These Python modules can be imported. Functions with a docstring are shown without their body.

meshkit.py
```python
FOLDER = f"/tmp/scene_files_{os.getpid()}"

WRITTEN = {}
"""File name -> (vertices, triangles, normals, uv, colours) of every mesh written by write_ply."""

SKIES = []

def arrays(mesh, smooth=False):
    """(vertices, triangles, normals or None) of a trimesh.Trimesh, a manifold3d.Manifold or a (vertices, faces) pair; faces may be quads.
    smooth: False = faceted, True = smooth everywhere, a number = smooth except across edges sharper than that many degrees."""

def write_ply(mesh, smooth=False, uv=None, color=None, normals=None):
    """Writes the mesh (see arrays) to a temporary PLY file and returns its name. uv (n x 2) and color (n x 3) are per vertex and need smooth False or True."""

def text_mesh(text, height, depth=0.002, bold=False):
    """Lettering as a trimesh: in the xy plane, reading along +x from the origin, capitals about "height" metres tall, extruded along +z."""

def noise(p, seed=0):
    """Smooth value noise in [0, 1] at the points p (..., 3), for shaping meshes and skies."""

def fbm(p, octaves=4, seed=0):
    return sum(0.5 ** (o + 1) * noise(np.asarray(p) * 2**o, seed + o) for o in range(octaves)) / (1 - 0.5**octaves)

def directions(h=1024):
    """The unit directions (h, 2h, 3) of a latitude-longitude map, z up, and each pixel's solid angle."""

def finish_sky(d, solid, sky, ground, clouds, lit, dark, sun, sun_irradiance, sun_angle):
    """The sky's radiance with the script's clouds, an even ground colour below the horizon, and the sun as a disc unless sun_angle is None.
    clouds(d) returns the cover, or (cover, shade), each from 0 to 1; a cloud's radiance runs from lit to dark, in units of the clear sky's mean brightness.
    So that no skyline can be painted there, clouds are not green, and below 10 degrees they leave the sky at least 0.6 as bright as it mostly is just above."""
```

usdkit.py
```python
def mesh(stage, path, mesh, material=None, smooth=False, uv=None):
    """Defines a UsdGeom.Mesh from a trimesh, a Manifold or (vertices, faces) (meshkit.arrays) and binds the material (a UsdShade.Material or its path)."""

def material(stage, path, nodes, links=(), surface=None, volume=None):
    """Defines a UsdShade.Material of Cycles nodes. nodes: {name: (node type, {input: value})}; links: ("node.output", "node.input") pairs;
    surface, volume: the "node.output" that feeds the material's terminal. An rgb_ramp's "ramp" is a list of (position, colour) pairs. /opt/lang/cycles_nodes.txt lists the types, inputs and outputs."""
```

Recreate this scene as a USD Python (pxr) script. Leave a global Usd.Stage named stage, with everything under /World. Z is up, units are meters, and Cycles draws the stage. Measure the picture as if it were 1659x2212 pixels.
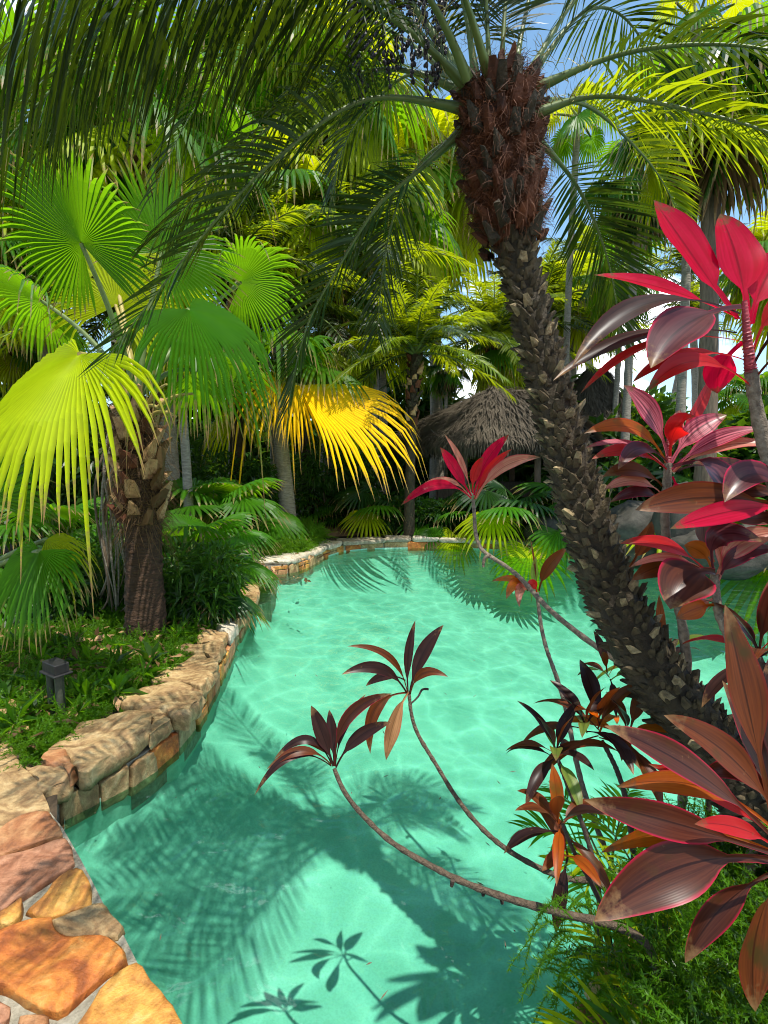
import math, random
import numpy as np, trimesh, shapely
from shapely.geometry import Polygon, LineString
from pxr import Usd, UsdGeom, UsdLux, UsdShade, Gf, Sdf, Vt
import usdkit, meshkit

stage = Usd.Stage.CreateInMemory()
UsdGeom.SetStageUpAxis(stage, UsdGeom.Tokens.z)
UsdGeom.Xform.Define(stage, '/World')
UsdGeom.Scope.Define(stage, '/World/Looks')

# ------------------------------------------------------------------ camera, sky, sun, exposure
EYE = np.array([0.0, 0.0, 1.5])
FOC, CX, CY, HOR = 1080.0, 829.5, 1106.0, 1000.0
PITCH = math.atan((CY - HOR) / FOC)
cp, sp = math.cos(PITCH), math.sin(PITCH)
cam = UsdGeom.Camera.Define(stage, '/World/camera')
cam.CreateHorizontalApertureAttr(36.0)
cam.CreateFocalLengthAttr(36.0 * FOC / 1659.0)
cam.CreateClippingRangeAttr(Gf.Vec2f(0.05, 2000))
cam.CreateExposureAttr(0.80)
cam.AddTransformOp().Set(Gf.Matrix4d(1, 0, 0, 0, 0, sp, cp, 0, 0, -cp, sp, 0, *EYE, 1))
SUN = np.array([0.19, -0.26, 1.0]); SUN /= np.linalg.norm(SUN)
sun = UsdLux.DistantLight.Define(stage, '/World/sun')
sun.CreateIntensityAttr(1.25); sun.CreateAngleAttr(0.5); sun.CreateNormalizeAttr(True)
sun.CreateColorAttr(Gf.Vec3f(1.0, 0.95, 0.86))
_x = np.cross([0, 1, 0], SUN); _x /= np.linalg.norm(_x); _y = np.cross(SUN, _x)
sun.AddTransformOp().Set(Gf.Matrix4d(*_x, 0, *_y, 0, *SUN, 0, 0, 0, 0, 1))
sky = UsdLux.DomeLight.Define(stage, '/World/sky')
skym = usdkit.material(stage, '/World/Looks/sky_material', {
    "sky": ("sky_texture", {"sky_type": "single_scattering", "sun_disc": False, "sun_elevation": math.asin(SUN[2]), "sun_rotation": math.atan2(SUN[0], SUN[1]), "air_density": 1.0, "aerosol_density": 0.3, "ozone_density": 3.0}),
    "sat": ("hsv", {"hue": 0.485, "saturation": 1.0, "value": 1.15, "fac": 1.0}),
    "co": ("texture_coordinate", {}),
    "mp": ("mapping", {"scale": (1, 1, 1.9), "location": (1.3, 0.8, 0.4)}),
    "n": ("noise_texture", {"scale": 2.1, "detail": 9, "roughness": 0.52}),
    "r": ("rgb_ramp", {"ramp": [(0.0, (0, 0, 0)), (0.575, (0, 0, 0)), (0.63, (1, 1, 1)), (1, (1, 1, 1))]}),
    "m": ("mix", {"color2": (14, 14.2, 14.6)}),
    "b": ("background_shader", {"strength": 0.13})},
    [("co.generated", "mp.vector"), ("mp.vector", "n.vector"), ("n.fac", "r.fac"), ("r.color", "m.fac"), ("sky.color", "sat.color"), ("sat.color", "m.color1"), ("m.color", "b.color")], surface="b.background")
UsdShade.MaterialBindingAPI.Apply(sky.GetPrim()).Bind(skym)


def ray(px, py):
    sx, sy = (px - CX) / FOC, (py - CY) / FOC
    return np.array([sx, cp - sy * sp, -sp - sy * cp])
def at(px, py, t):
    return EYE + ray(px, py) * t
def ground(px, py, z=0.0):
    d = ray(px, py)
    return EYE + d * ((z - EYE[2]) / d[2])
def unit(v):
    v = np.asarray(v, float); return v / np.maximum(np.linalg.norm(v, axis=-1, keepdims=True), 1e-12)

# ------------------------------------------------------------------ materials
MAT = {}
def material(name, nodes, links, surface, volume=None):
    MAT[name] = usdkit.material(stage, '/World/Looks/' + name, nodes, links, surface=surface, volume=volume)
    return MAT[name]

def leaf_material(name, dark, light, trans, fac=0.35, rough=0.4, spec=0.45, scale=9.0, alt=None, worn=(0.30, 0.19, 0.08)):
    """A leaf: tones that vary from leaf to leaf and in blotches, ribs with pleat shade painted dark in the valleys, dry brown at the points, light shining through."""
    n = {"g": ("geometry", {}), "o": ("object_info", {}),
         "no": ("noise_texture", {"scale": scale, "detail": 4, "roughness": 0.62}),
         "s": ("math", {"math_type": "add"}), "s2": ("math", {"math_type": "multiply", "value2": 0.5}),
         "r": ("rgb_ramp", {"ramp": [(0.12, dark), (0.5, tuple((a + b) / 2 for a, b in zip(dark, light))), (0.85, light), (1, alt or light)]}),
         "h": ("hsv", {"hue": 0.5, "saturation": 1.0, "value": 1.0}), "m": ("map_range", {"to_min": 0.72, "to_max": 1.28}),
         "uv": ("uvmap", {"attribute": "st"}), "sx": ("separate_xyz", {}),
         "k1": ("math", {"math_type": "multiply", "value2": 6.28319}), "k2": ("math", {"math_type": "cosine"}), "k3": ("map_range", {"from_min": -1.0, "from_max": 1.0, "to_min": 1.12, "to_max": 0.60}),  # rib lines; pleat valleys darkened in colour to stand in for fold shade
         "kv": ("math", {"math_type": "multiply"}),
         "n3": ("noise_texture", {"scale": 30, "detail": 3}), "ta": ("math", {"math_type": "multiply_add", "value2": 0.34}),
         "tr0": ("rgb_ramp", {"ramp": [(0, (0, 0, 0)), (0.48, (0, 0, 0)), (0.64, (1, 1, 1)), (1, (1, 1, 1))]}), "t2": ("math", {"math_type": "multiply", "value2": 0.5}),
         "w": ("mix", {"color2": worn}), "wt": ("mix", {"color2": worn}),
         "t": ("mix", {"mix_type": "mix", "fac": 0.6, "color2": trans}),
         "p": ("principled_bsdf", {"roughness": rough, "specular_ior_level": spec}), "tr": ("translucent_bsdf", {}), "x": ("mix_closure", {"fac": fac})}
    l = [("g.position", "no.vector"), ("g.random_per_island", "s.value1"), ("no.fac", "s.value2"), ("s.value", "s2.value1"), ("s2.value", "r.fac"),
         ("uv.UV", "sx.vector"), ("sx.x", "k1.value1"), ("k1.value", "k2.value1"), ("k2.value", "k3.value"), ("o.random", "m.value"), ("m.result", "kv.value1"), ("k3.result", "kv.value2"),
         ("r.color", "h.color"), ("kv.value", "h.value"), ("g.position", "n3.vector"), ("n3.fac", "ta.value1"), ("sx.y", "t2.value1"), ("t2.value", "ta.value3"), ("ta.value", "tr0.fac"),
         ("h.color", "w.color1"), ("tr0.color", "w.fac"), ("w.color", "p.base_color"), ("h.color", "t.color1"), ("t.color", "wt.color1"), ("tr0.color", "wt.fac"), ("wt.color", "tr.color"),
         ("p.BSDF", "x.closure1"), ("tr.BSDF", "x.closure2")]
    return material(name, n, l, "x.closure")

leaf_material('palm_frond', (0.012, 0.030, 0.003), (0.046, 0.088, 0.006), (0.15, 0.24, 0.004), 0.26, 0.42, 0.28, alt=(0.16, 0.17, 0.015))
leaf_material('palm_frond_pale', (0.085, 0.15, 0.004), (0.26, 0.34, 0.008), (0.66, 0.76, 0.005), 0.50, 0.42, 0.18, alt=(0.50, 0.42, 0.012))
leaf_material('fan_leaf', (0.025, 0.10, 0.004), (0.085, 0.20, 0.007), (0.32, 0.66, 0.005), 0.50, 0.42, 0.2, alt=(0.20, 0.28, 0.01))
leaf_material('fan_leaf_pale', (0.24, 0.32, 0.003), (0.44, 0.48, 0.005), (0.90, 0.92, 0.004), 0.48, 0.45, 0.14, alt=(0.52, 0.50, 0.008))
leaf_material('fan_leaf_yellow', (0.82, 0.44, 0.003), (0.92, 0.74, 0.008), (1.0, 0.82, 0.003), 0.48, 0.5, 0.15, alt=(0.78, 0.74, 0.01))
leaf_material('fan_leaf_dark', (0.010, 0.042, 0.005), (0.036, 0.095, 0.010), (0.12, 0.32, 0.01), 0.35, 0.38, 0.3, alt=(0.08, 0.13, 0.01))
leaf_material('dry_leaf', (0.16, 0.085, 0.035), (0.34, 0.21, 0.09), (0.4, 0.25, 0.08), 0.25, 0.7, 0.2)
leaf_material('shrub_leaf', (0.016, 0.062, 0.006), (0.065, 0.155, 0.012), (0.22, 0.42, 0.01), 0.32, 0.38, 0.3)
leaf_material('fern_leaf', (0.06, 0.19, 0.004), (0.16, 0.34, 0.006), (0.34, 0.58, 0.006), 0.38, 0.5, 0.2, alt=(0.30, 0.38, 0.01))
leaf_material('thatch_straw', (0.085, 0.068, 0.048), (0.44, 0.36, 0.25), (0.3, 0.24, 0.15), 0.08, 0.8, 0.15, scale=2.2)

def stem_material(name, c1, c2, scale=14.0, stretch=(1, 1, 1), bump=0.5, rough=0.75):
    return material(name, {
        "g": ("geometry", {}), "mp": ("mapping", {"scale": stretch}), "n": ("noise_texture", {"scale": scale, "detail": 6, "roughness": 0.65}),
        "r": ("rgb_ramp", {"ramp": [(0.25, c1), (0.5, tuple((a + b) / 2 for a, b in zip(c1, c2))), (0.75, c2)]}),
        "bu": ("bump", {"strength": bump, "distance": 0.02}), "p": ("principled_bsdf", {"roughness": rough, "specular_ior_level": 0.3})},
        [("g.position", "mp.vector"), ("mp.vector", "n.vector"), ("n.fac", "r.fac"), ("r.color", "p.base_color"), ("n.fac", "bu.height"), ("bu.normal", "p.normal")], "p.BSDF")
stem_material('rachis_green', (0.05, 0.085, 0.02), (0.13, 0.17, 0.05), 8, bump=0.1, rough=0.45)
stem_material('petiole_tan', (0.16, 0.13, 0.03), (0.38, 0.30, 0.09), 8, bump=0.1, rough=0.5)
stem_material('phoenix_bark', (0.008, 0.006, 0.003), (0.055, 0.040, 0.019), 22, bump=1.0)
stem_material('leaf_base_wood', (0.014, 0.010, 0.004), (0.40, 0.31, 0.16), 34, bump=0.8)
stem_material('stub_wood', (0.006, 0.005, 0.002), (0.095, 0.070, 0.033), 24, bump=0.8)
stem_material('rust_fibre', (0.004, 0.002, 0.001), (0.13, 0.036, 0.010), 11, bump=1.0)
stem_material('rust_hair', (0.008, 0.004, 0.002), (0.19, 0.060, 0.018), 5, bump=0.0)
stem_material('dark_bark', (0.008, 0.005, 0.003), (0.085, 0.042, 0.020), 17, (1, 1, 3.2), 1.0)
stem_material('grey_bark', (0.085, 0.075, 0.058), (0.30, 0.27, 0.21), 11, (1, 1, 4.0), 0.9)
stem_material('boot_wood', (0.16, 0.065, 0.028), (0.46, 0.30, 0.14), 12, bump=0.6)
stem_material('ti_stem', (0.07, 0.05, 0.035), (0.24, 0.19, 0.135), 60, bump=0.6)
stem_material('ti_stem_bark', (0.030, 0.020, 0.013), (0.16, 0.115, 0.075), 70, bump=1.0)
stem_material('ti_stem_dark', (0.022, 0.015, 0.012), (0.08, 0.055, 0.04), 60, bump=0.6)
stem_material('ti_stem_red', (0.16, 0.012, 0.02), (0.36, 0.05, 0.06), 30, bump=0.2, rough=0.45)
stem_material('soil', (0.018, 0.013, 0.008), (0.075, 0.052, 0.030), 16, bump=1.0, rough=0.95)
stem_material('mulch', (0.05, 0.028, 0.016), (0.20, 0.12, 0.075), 10, (1, 1, 1), 1.0, 0.9)
stem_material('mortar', (0.13, 0.115, 0.08), (0.36, 0.33, 0.255), 30, bump=1.0, rough=0.9)
stem_material('wood_post', (0.05, 0.035, 0.022), (0.16, 0.115, 0.075), 6, (6, 6, 1), 0.5)
stem_material('rock_dark', (0.010, 0.010, 0.007), (0.060, 0.054, 0.042), 7, bump=1.0)
stem_material('lamp_black', (0.006, 0.006, 0.006), (0.02, 0.019, 0.018), 25, bump=0.15, rough=0.5)
stem_material('lamp_post', (0.022, 0.026, 0.016), (0.07, 0.075, 0.05), 25, bump=0.2, rough=0.6)
stem_material('berry_dark', (0.006, 0.006, 0.008), (0.03, 0.02, 0.02), 40, bump=0.0, rough=0.35)
stem_material('grey_post', (0.22, 0.22, 0.21), (0.36, 0.35, 0.33), 5, bump=0.2)

def stone_material(name, cols, scale=5.0, vein=(1, 1, 1)):
    return material(name, {
        "g": ("geometry", {}), "mp": ("mapping", {"scale": vein}), "n": ("noise_texture", {"scale": scale, "detail": 7, "roughness": 0.6, "distortion": 1.2}),
        "n2": ("noise_texture", {"scale": 38, "detail": 5, "roughness": 0.7}),
        "r": ("rgb_ramp", {"ramp": [(0.22, cols[0]), (0.42, cols[1]), (0.58, cols[2]), (0.78, cols[3])]}),
        "mx": ("mix", {"mix_type": "multiply", "fac": 0.85}), "r2": ("rgb_ramp", {"ramp": [(0.3, (0.55, 0.52, 0.48)), (0.6, (1, 1, 1))]}),
        "ad": ("math", {"math_type": "add"}), "bu": ("bump", {"strength": 0.75, "distance": 0.012}),
        "p": ("principled_bsdf", {"roughness": 0.62, "specular_ior_level": 0.4})},
        [("g.position", "mp.vector"), ("mp.vector", "n.vector"), ("g.position", "n2.vector"), ("n.fac", "r.fac"), ("n2.fac", "r2.fac"), ("r.color", "mx.color1"), ("r2.color", "mx.color2"),
         ("mx.color", "p.base_color"), ("n.fac", "ad.value1"), ("n2.fac", "ad.value2"), ("ad.value", "bu.height"), ("bu.normal", "p.normal")], "p.BSDF")
stone_material('stone_tan', [(0.075, 0.036, 0.014), (0.23, 0.135, 0.055), (0.36, 0.245, 0.11), (0.48, 0.375, 0.21)], 7, (1, 1.8, 1))
stone_material('stone_grey', [(0.095, 0.08, 0.06), (0.2, 0.17, 0.12), (0.29, 0.25, 0.18), (0.4, 0.35, 0.26)], 6, (1, 4, 1))
stone_material('stone_orange', [(0.075, 0.018, 0.004), (0.29, 0.075, 0.01), (0.45, 0.155, 0.022), (0.52, 0.31, 0.09)], 6.5)
stone_material('stone_yellow', [(0.085, 0.028, 0.008), (0.32, 0.125, 0.02), (0.5, 0.25, 0.045), (0.56, 0.38, 0.13)], 7)
stone_material('stone_pink', [(0.07, 0.026, 0.012), (0.22, 0.085, 0.038), (0.34, 0.16, 0.085), (0.42, 0.25, 0.16)], 8)
stone_material('stone_purple', [(0.05, 0.042, 0.04), (0.15, 0.125, 0.115), (0.25, 0.205, 0.185), (0.34, 0.29, 0.235)], 7, (1, 4, 1))
stone_material('stone_white', [(0.17, 0.135, 0.09), (0.32, 0.275, 0.2), (0.43, 0.385, 0.3), (0.54, 0.5, 0.42)], 7)
stone_material('stone_rust', [(0.10, 0.035, 0.015), (0.26, 0.10, 0.035), (0.36, 0.18, 0.075), (0.44, 0.28, 0.15)], 6)

def ti_material(name, mid, edge, streak, trans, fac=0.4, rough=0.32, spec=0.5, patch=None):
    """A ti leaf: its own stripe pattern runs from the base to the tip, a coloured margin goes round."""
    return material(name, {
        "uv": ("uvmap", {"attribute": "st"}), "sx": ("separate_xyz", {}), "mp": ("mapping", {"scale": (13, 1.1, 1)}),
        "n": ("noise_texture", {"scale": 1.3, "detail": 4, "roughness": 0.6}), "o": ("object_info", {}), "g": ("geometry", {}),
        "c": ("vector_math", {"math_type": "add"}),
        "rs": ("rgb_ramp", {"ramp": [(0.38, mid), (0.62, streak)]}),
        "a": ("math", {"math_type": "subtract", "value2": 0.5}), "ab": ("math", {"math_type": "absolute"}),
        "re": ("rgb_ramp", {"ramp": [(0, (0, 0, 0)), (0.43, (0, 0, 0)), (0.485, (1, 1, 1)), (0.5, (1, 1, 1)), (1, (1, 1, 1))]}),
        "rm": ("rgb_ramp", {"ramp": [(0, (1, 1, 1)), (0.018, (1, 1, 1)), (0.035, (0, 0, 0)), (1, (0, 0, 0))]}),
        "m1": ("mix", {"color2": edge}), "m2": ("mix", {"color2": tuple(0.45 * x for x in mid)}),
        "n2": ("noise_texture", {"scale": 16, "detail": 3}), "rp": ("rgb_ramp", {"ramp": [(0.56, (0, 0, 0)), (0.70, (1, 1, 1))]}),
        "m3": ("mix", {"color2": patch or mid}),
        "w": ("wave_texture", {"bands_direction": "x", "scale": 9.0, "distortion": 0.6}), "bu": ("bump", {"strength": 0.022, "distance": 0.003}),
        "n4": ("noise_texture", {"scale": 45, "detail": 4, "roughness": 0.7}), "tw": ("math", {"math_type": "multiply_add", "value2": 0.30}), "th": ("math", {"math_type": "multiply", "value2": 0.6}),
        "rw": ("rgb_ramp", {"ramp": [(0, (0, 0, 0)), (0.665, (0, 0, 0)), (0.75, (1, 1, 1)), (1, (1, 1, 1))]}), "rs2": ("rgb_ramp", {"ramp": [(0, (0, 0, 0)), (0.67, (0, 0, 0)), (0.74, (0.8, 0.8, 0.8)), (1, (1, 1, 1))]}),
        "m4": ("mix", {"color2": (0.16, 0.085, 0.035)}), "m5": ("mix", {"color2": (0.13, 0.06, 0.025)}),
        "t": ("mix", {"fac": 0.75, "color2": trans}), "m6": ("mix", {"color2": (0.12, 0.05, 0.02)}),
        "p": ("principled_bsdf", {"roughness": rough, "specular_ior_level": spec}), "tr": ("translucent_bsdf", {}), "x": ("mix_closure", {"fac": fac})},
        [("uv.UV", "sx.vector"), ("uv.UV", "mp.vector"), ("mp.vector", "c.vector1"), ("o.location", "c.vector2"), ("c.vector", "n.vector"), ("n.fac", "rs.fac"),
         ("sx.x", "a.value1"), ("a.value", "ab.value1"), ("ab.value", "re.fac"), ("ab.value", "rm.fac"), ("g.position", "n2.vector"), ("n2.fac", "rp.fac"),
         ("rs.color", "m3.color1"), ("rp.color", "m3.fac"), ("m3.color", "m1.color1"), ("re.color", "m1.fac"), ("m1.color", "m2.color1"), ("rm.color", "m2.fac"),
         ("uv.UV", "w.vector"), ("w.fac", "bu.height"), ("bu.normal", "p.normal"),
         ("g.position", "n4.vector"), ("n4.fac", "tw.value1"), ("sx.y", "th.value1"), ("th.value", "tw.value3"), ("tw.value", "rw.fac"), ("n4.fac", "rs2.fac"),
         ("m2.color", "m4.color1"), ("rw.color", "m4.fac"), ("m4.color", "m5.color1"), ("rs2.color", "m5.fac"),
         ("m5.color", "p.base_color"), ("m2.color", "t.color1"), ("t.color", "m6.color1"), ("rw.color", "m6.fac"), ("m6.color", "tr.color"), ("p.BSDF", "x.closure1"), ("tr.BSDF", "x.closure2")], "x.closure")
ti_material('ti_pink', (0.40, 0.003, 0.022), (0.36, 0.003, 0.03), (0.54, 0.005, 0.042), (1.0, 0.003, 0.05), 0.55, spec=0.15)
ti_material('ti_dark', (0.016, 0.007, 0.006), (0.045, 0.008, 0.010), (0.030, 0.013, 0.010), (0.12, 0.018, 0.01), 0.16, 0.36, 0.14)
ti_material('ti_maroon', (0.026, 0.007, 0.004), (0.26, 0.006, 0.026), (0.060, 0.017, 0.008), (0.32, 0.028, 0.008), 0.18, 0.33, 0.20, patch=(0.040, 0.016, 0.005))
ti_material('ti_orange', (0.26, 0.045, 0.004), (0.36, 0.02, 0.015), (0.36, 0.085, 0.006), (0.95, 0.16, 0.004), 0.48, 0.45, 0.28, patch=(0.10, 0.06, 0.006))
ti_material('ti_brown', (0.050, 0.013, 0.005), (0.12, 0.012, 0.008), (0.115, 0.028, 0.007), (0.46, 0.085, 0.006), 0.26, 0.42, 0.2, patch=(0.034, 0.022, 0.005))
ti_material('ti_stripe', (0.085, 0.008, 0.018), (0.46, 0.012, 0.07), (0.55, 0.13, 0.17), (0.85, 0.03, 0.08), 0.32, 0.38, 0.4)
ti_material('ti_salmon', (0.42, 0.085, 0.075), (0.46, 0.03, 0.06), (0.50, 0.24, 0.15), (0.85, 0.17, 0.08), 0.42, 0.4, 0.4)
ti_material('ti_red', (0.36, 0.006, 0.010), (0.46, 0.008, 0.03), (0.42, 0.014, 0.012), (1.0, 0.016, 0.012), 0.5, 0.4, 0.3)
ti_material('ti_mauve', (0.038, 0.008, 0.011), (0.30, 0.005, 0.035), (0.070, 0.018, 0.020), (0.3, 0.02, 0.03), 0.18, 0.30, 0.20)
ti_material('ti_dry', (0.20, 0.085, 0.035), (0.26, 0.06, 0.03), (0.34, 0.17, 0.075), (0.6, 0.26, 0.08), 0.35, 0.6, 0.25, patch=(0.12, 0.04, 0.018))
ti_material('ti_green', (0.07, 0.10, 0.018), (0.16, 0.06, 0.02), (0.14, 0.18, 0.03), (0.4, 0.5, 0.04), 0.4, 0.4, 0.4)

material('pool_plaster', {
    "g": ("geometry", {}), "n": ("noise_texture", {"scale": 1.4, "detail": 6, "roughness": 0.6}), "n2": ("noise_texture", {"scale": 90, "detail": 2}),
    "r": ("rgb_ramp", {"ramp": [(0.3, (0.19, 0.375, 0.295)), (0.5, (0.275, 0.48, 0.385)), (0.7, (0.35, 0.55, 0.445))]}),
    "r2": ("rgb_ramp", {"ramp": [(0.3, (0.85, 0.85, 0.85)), (0.6, (1, 1, 1))]}), "mx": ("mix", {"mix_type": "multiply", "fac": 0.8}),
    "p": ("principled_bsdf", {"roughness": 0.85, "specular_ior_level": 0.1})},
    [("g.position", "n.vector"), ("g.position", "n2.vector"), ("n.fac", "r.fac"), ("n2.fac", "r2.fac"), ("r.color", "mx.color1"), ("r2.color", "mx.color2"), ("mx.color", "p.base_color")], "p.BSDF")
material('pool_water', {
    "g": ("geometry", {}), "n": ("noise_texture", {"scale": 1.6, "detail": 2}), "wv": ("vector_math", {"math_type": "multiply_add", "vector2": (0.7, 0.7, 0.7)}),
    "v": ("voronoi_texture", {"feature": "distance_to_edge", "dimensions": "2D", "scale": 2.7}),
    "r": ("rgb_ramp", {"ramp": [(0.0, (0.61, 0.90, 0.82)), (0.05, (0.54, 0.83, 0.755)), (0.14, (0.49, 0.765, 0.69)), (0.4, (0.455, 0.725, 0.65)), (1, (0.455, 0.725, 0.65))]}),  # caustic light web painted into the transmission colour, brightest along the cell edges
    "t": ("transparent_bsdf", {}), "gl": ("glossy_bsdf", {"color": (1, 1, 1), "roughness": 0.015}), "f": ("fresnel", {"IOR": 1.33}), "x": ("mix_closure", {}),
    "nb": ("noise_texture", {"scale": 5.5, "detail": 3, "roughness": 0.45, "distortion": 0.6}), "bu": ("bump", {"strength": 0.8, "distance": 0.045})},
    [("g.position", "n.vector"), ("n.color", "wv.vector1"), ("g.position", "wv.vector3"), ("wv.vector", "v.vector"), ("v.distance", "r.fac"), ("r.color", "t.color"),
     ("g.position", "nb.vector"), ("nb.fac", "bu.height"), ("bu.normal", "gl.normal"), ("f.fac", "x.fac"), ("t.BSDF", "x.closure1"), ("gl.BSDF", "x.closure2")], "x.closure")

# ------------------------------------------------------------------ scene helpers
COUNT = {}
def numbered(parent, name):
    k = COUNT.get((parent, name), 0); COUNT[(parent, name)] = k + 1
    return parent + '/' + (name if k == 0 else '%s_%03d' % (name, k))
def tag(prim, label=None, category=None, group=None, kind=None):
    p = prim.GetPrim() if hasattr(prim, 'GetPrim') else prim
    for k, v in (('label', label), ('category', category), ('group', group), ('kind', kind)):
        if v: p.SetCustomDataByKey(k, v)
    return p
def thing(name, label=None, category=None, group=None, kind=None, loc=(0, 0, 0), rotz=0.0, scale=1.0):
    x = UsdGeom.Xform.Define(stage, numbered('/World', name))
    x.AddTranslateOp().Set(Gf.Vec3d(*map(float, loc)))
    if rotz: x.AddRotateZOp().Set(float(rotz))
    if scale != 1.0: x.AddScaleOp().Set(Gf.Vec3f(scale, scale, scale))
    tag(x, label, category, group, kind)
    return x.GetPrim()
def part(parent, name, mesh, mat, smooth=False, uv=None, label=None, kind=None, loc=None):
    """One mesh as a child of parent; its vertices are given in world space and moved to the parent's frame by loc (the parent's place)."""
    path = numbered(str(parent.GetPath()) if not isinstance(parent, str) else parent, name)
    if isinstance(mesh, tuple):
        if len(mesh) == 3: uv = mesh[2]
        v, f = np.asarray(mesh[0], float), np.asarray(mesh[1])
    else:
        v, f, _ = meshkit.arrays(mesh)
    if loc is not None: v = v - np.asarray(loc)
    m = usdkit.mesh(stage, path, (v, f), MAT[mat], smooth=smooth, uv=uv)
    m.CreateDoubleSidedAttr(True)
    tag(m, label, None, None, kind)
    return m.GetPrim()
def copy_of(proto, name, loc, rotz=0.0, scale=1.0, label=None, category=None, group=None):
    was = proto.GetCustomData()
    x = UsdGeom.Xform.Define(stage, numbered('/World', name))
    x.GetPrim().GetReferences().AddInternalReference(proto.GetPath())
    x.ClearXformOpOrder()
    x.AddTranslateOp().Set(Gf.Vec3d(*map(float, loc)))
    x.AddRotateZOp().Set(float(rotz)); x.AddScaleOp().Set(Gf.Vec3f(scale, scale, scale))
    tag(x, label or was.get('label'), category or was.get('category'), group or was.get('group'))
    x.GetPrim().SetInstanceable(True)
    return x.GetPrim()
def join(ms):
    vs, fs, o = [], [], 0
    for v, f in ms:
        f = np.asarray(f)
        if f.shape[1] == 4: f = np.vstack([f[:, [0, 1, 2]], f[:, [0, 2, 3]]])
        vs.append(np.asarray(v, float)); fs.append(f + o); o += len(v)
    return np.vstack(vs), np.vstack(fs)
def curve(pts, n):
    """A smooth curve through the points (Catmull-Rom), n samples."""
    p = np.asarray(pts, float)
    if len(p) == 2: return p[0] + (p[1] - p[0]) * np.linspace(0, 1, n)[:, None]
    from scipy.interpolate import CubicSpline
    d = np.r_[0, np.cumsum(np.sqrt(np.linalg.norm(np.diff(p[:, :3], axis=0), axis=1)))]
    return CubicSpline(d / d[-1], p, bc_type='natural')(np.linspace(0, 1, n))
def tube(p, r, k=8, cap=True, wob=0.0, rng=None):
    p = np.asarray(p, float); n = len(p); r = np.broadcast_to(r, (n,)).astype(float)
    t = unit(np.gradient(p, axis=0))
    a = np.zeros_like(p); ref = np.array([0, 0, 1.0]) if abs(t[0, 2]) < 0.9 else np.array([1.0, 0, 0])
    a0 = unit(np.cross(t[0], ref))
    for i in range(n):
        a0 = unit(a0 - t[i] * (a0 @ t[i])); a[i] = a0
    b = np.cross(t, a); ang = np.arange(k) * 2 * np.pi / k
    rr = r[:, None] * (1 + (wob * (rng.random((n, k)) - 0.5) if wob else 0))
    v = p[:, None] + rr[..., None] * (np.cos(ang)[None, :, None] * a[:, None] + np.sin(ang)[None, :, None] * b[:, None])
    i, j = np.meshgrid(np.arange(n - 1), np.arange(k), indexing='ij')
    q = np.stack([i * k + j, i * k + (j + 1) % k, (i + 1) * k + (j + 1) % k, (i + 1) * k + j], -1).reshape(-1, 4)
    f = np.vstack([q[:, [0, 1, 2]], q[:, [0, 2, 3]]]); v = v.reshape(-1, 3)
    if cap:
        v = np.vstack([v, p[0], p[-1]]); m = n * k; j = np.arange(k)
        f = np.vstack([f, np.stack([np.full(k, m), (j + 1) % k, j], 1), np.stack([np.full(k, m + 1), (n - 1) * k + j, (n - 1) * k + (j + 1) % k], 1)])
    return v, f

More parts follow.
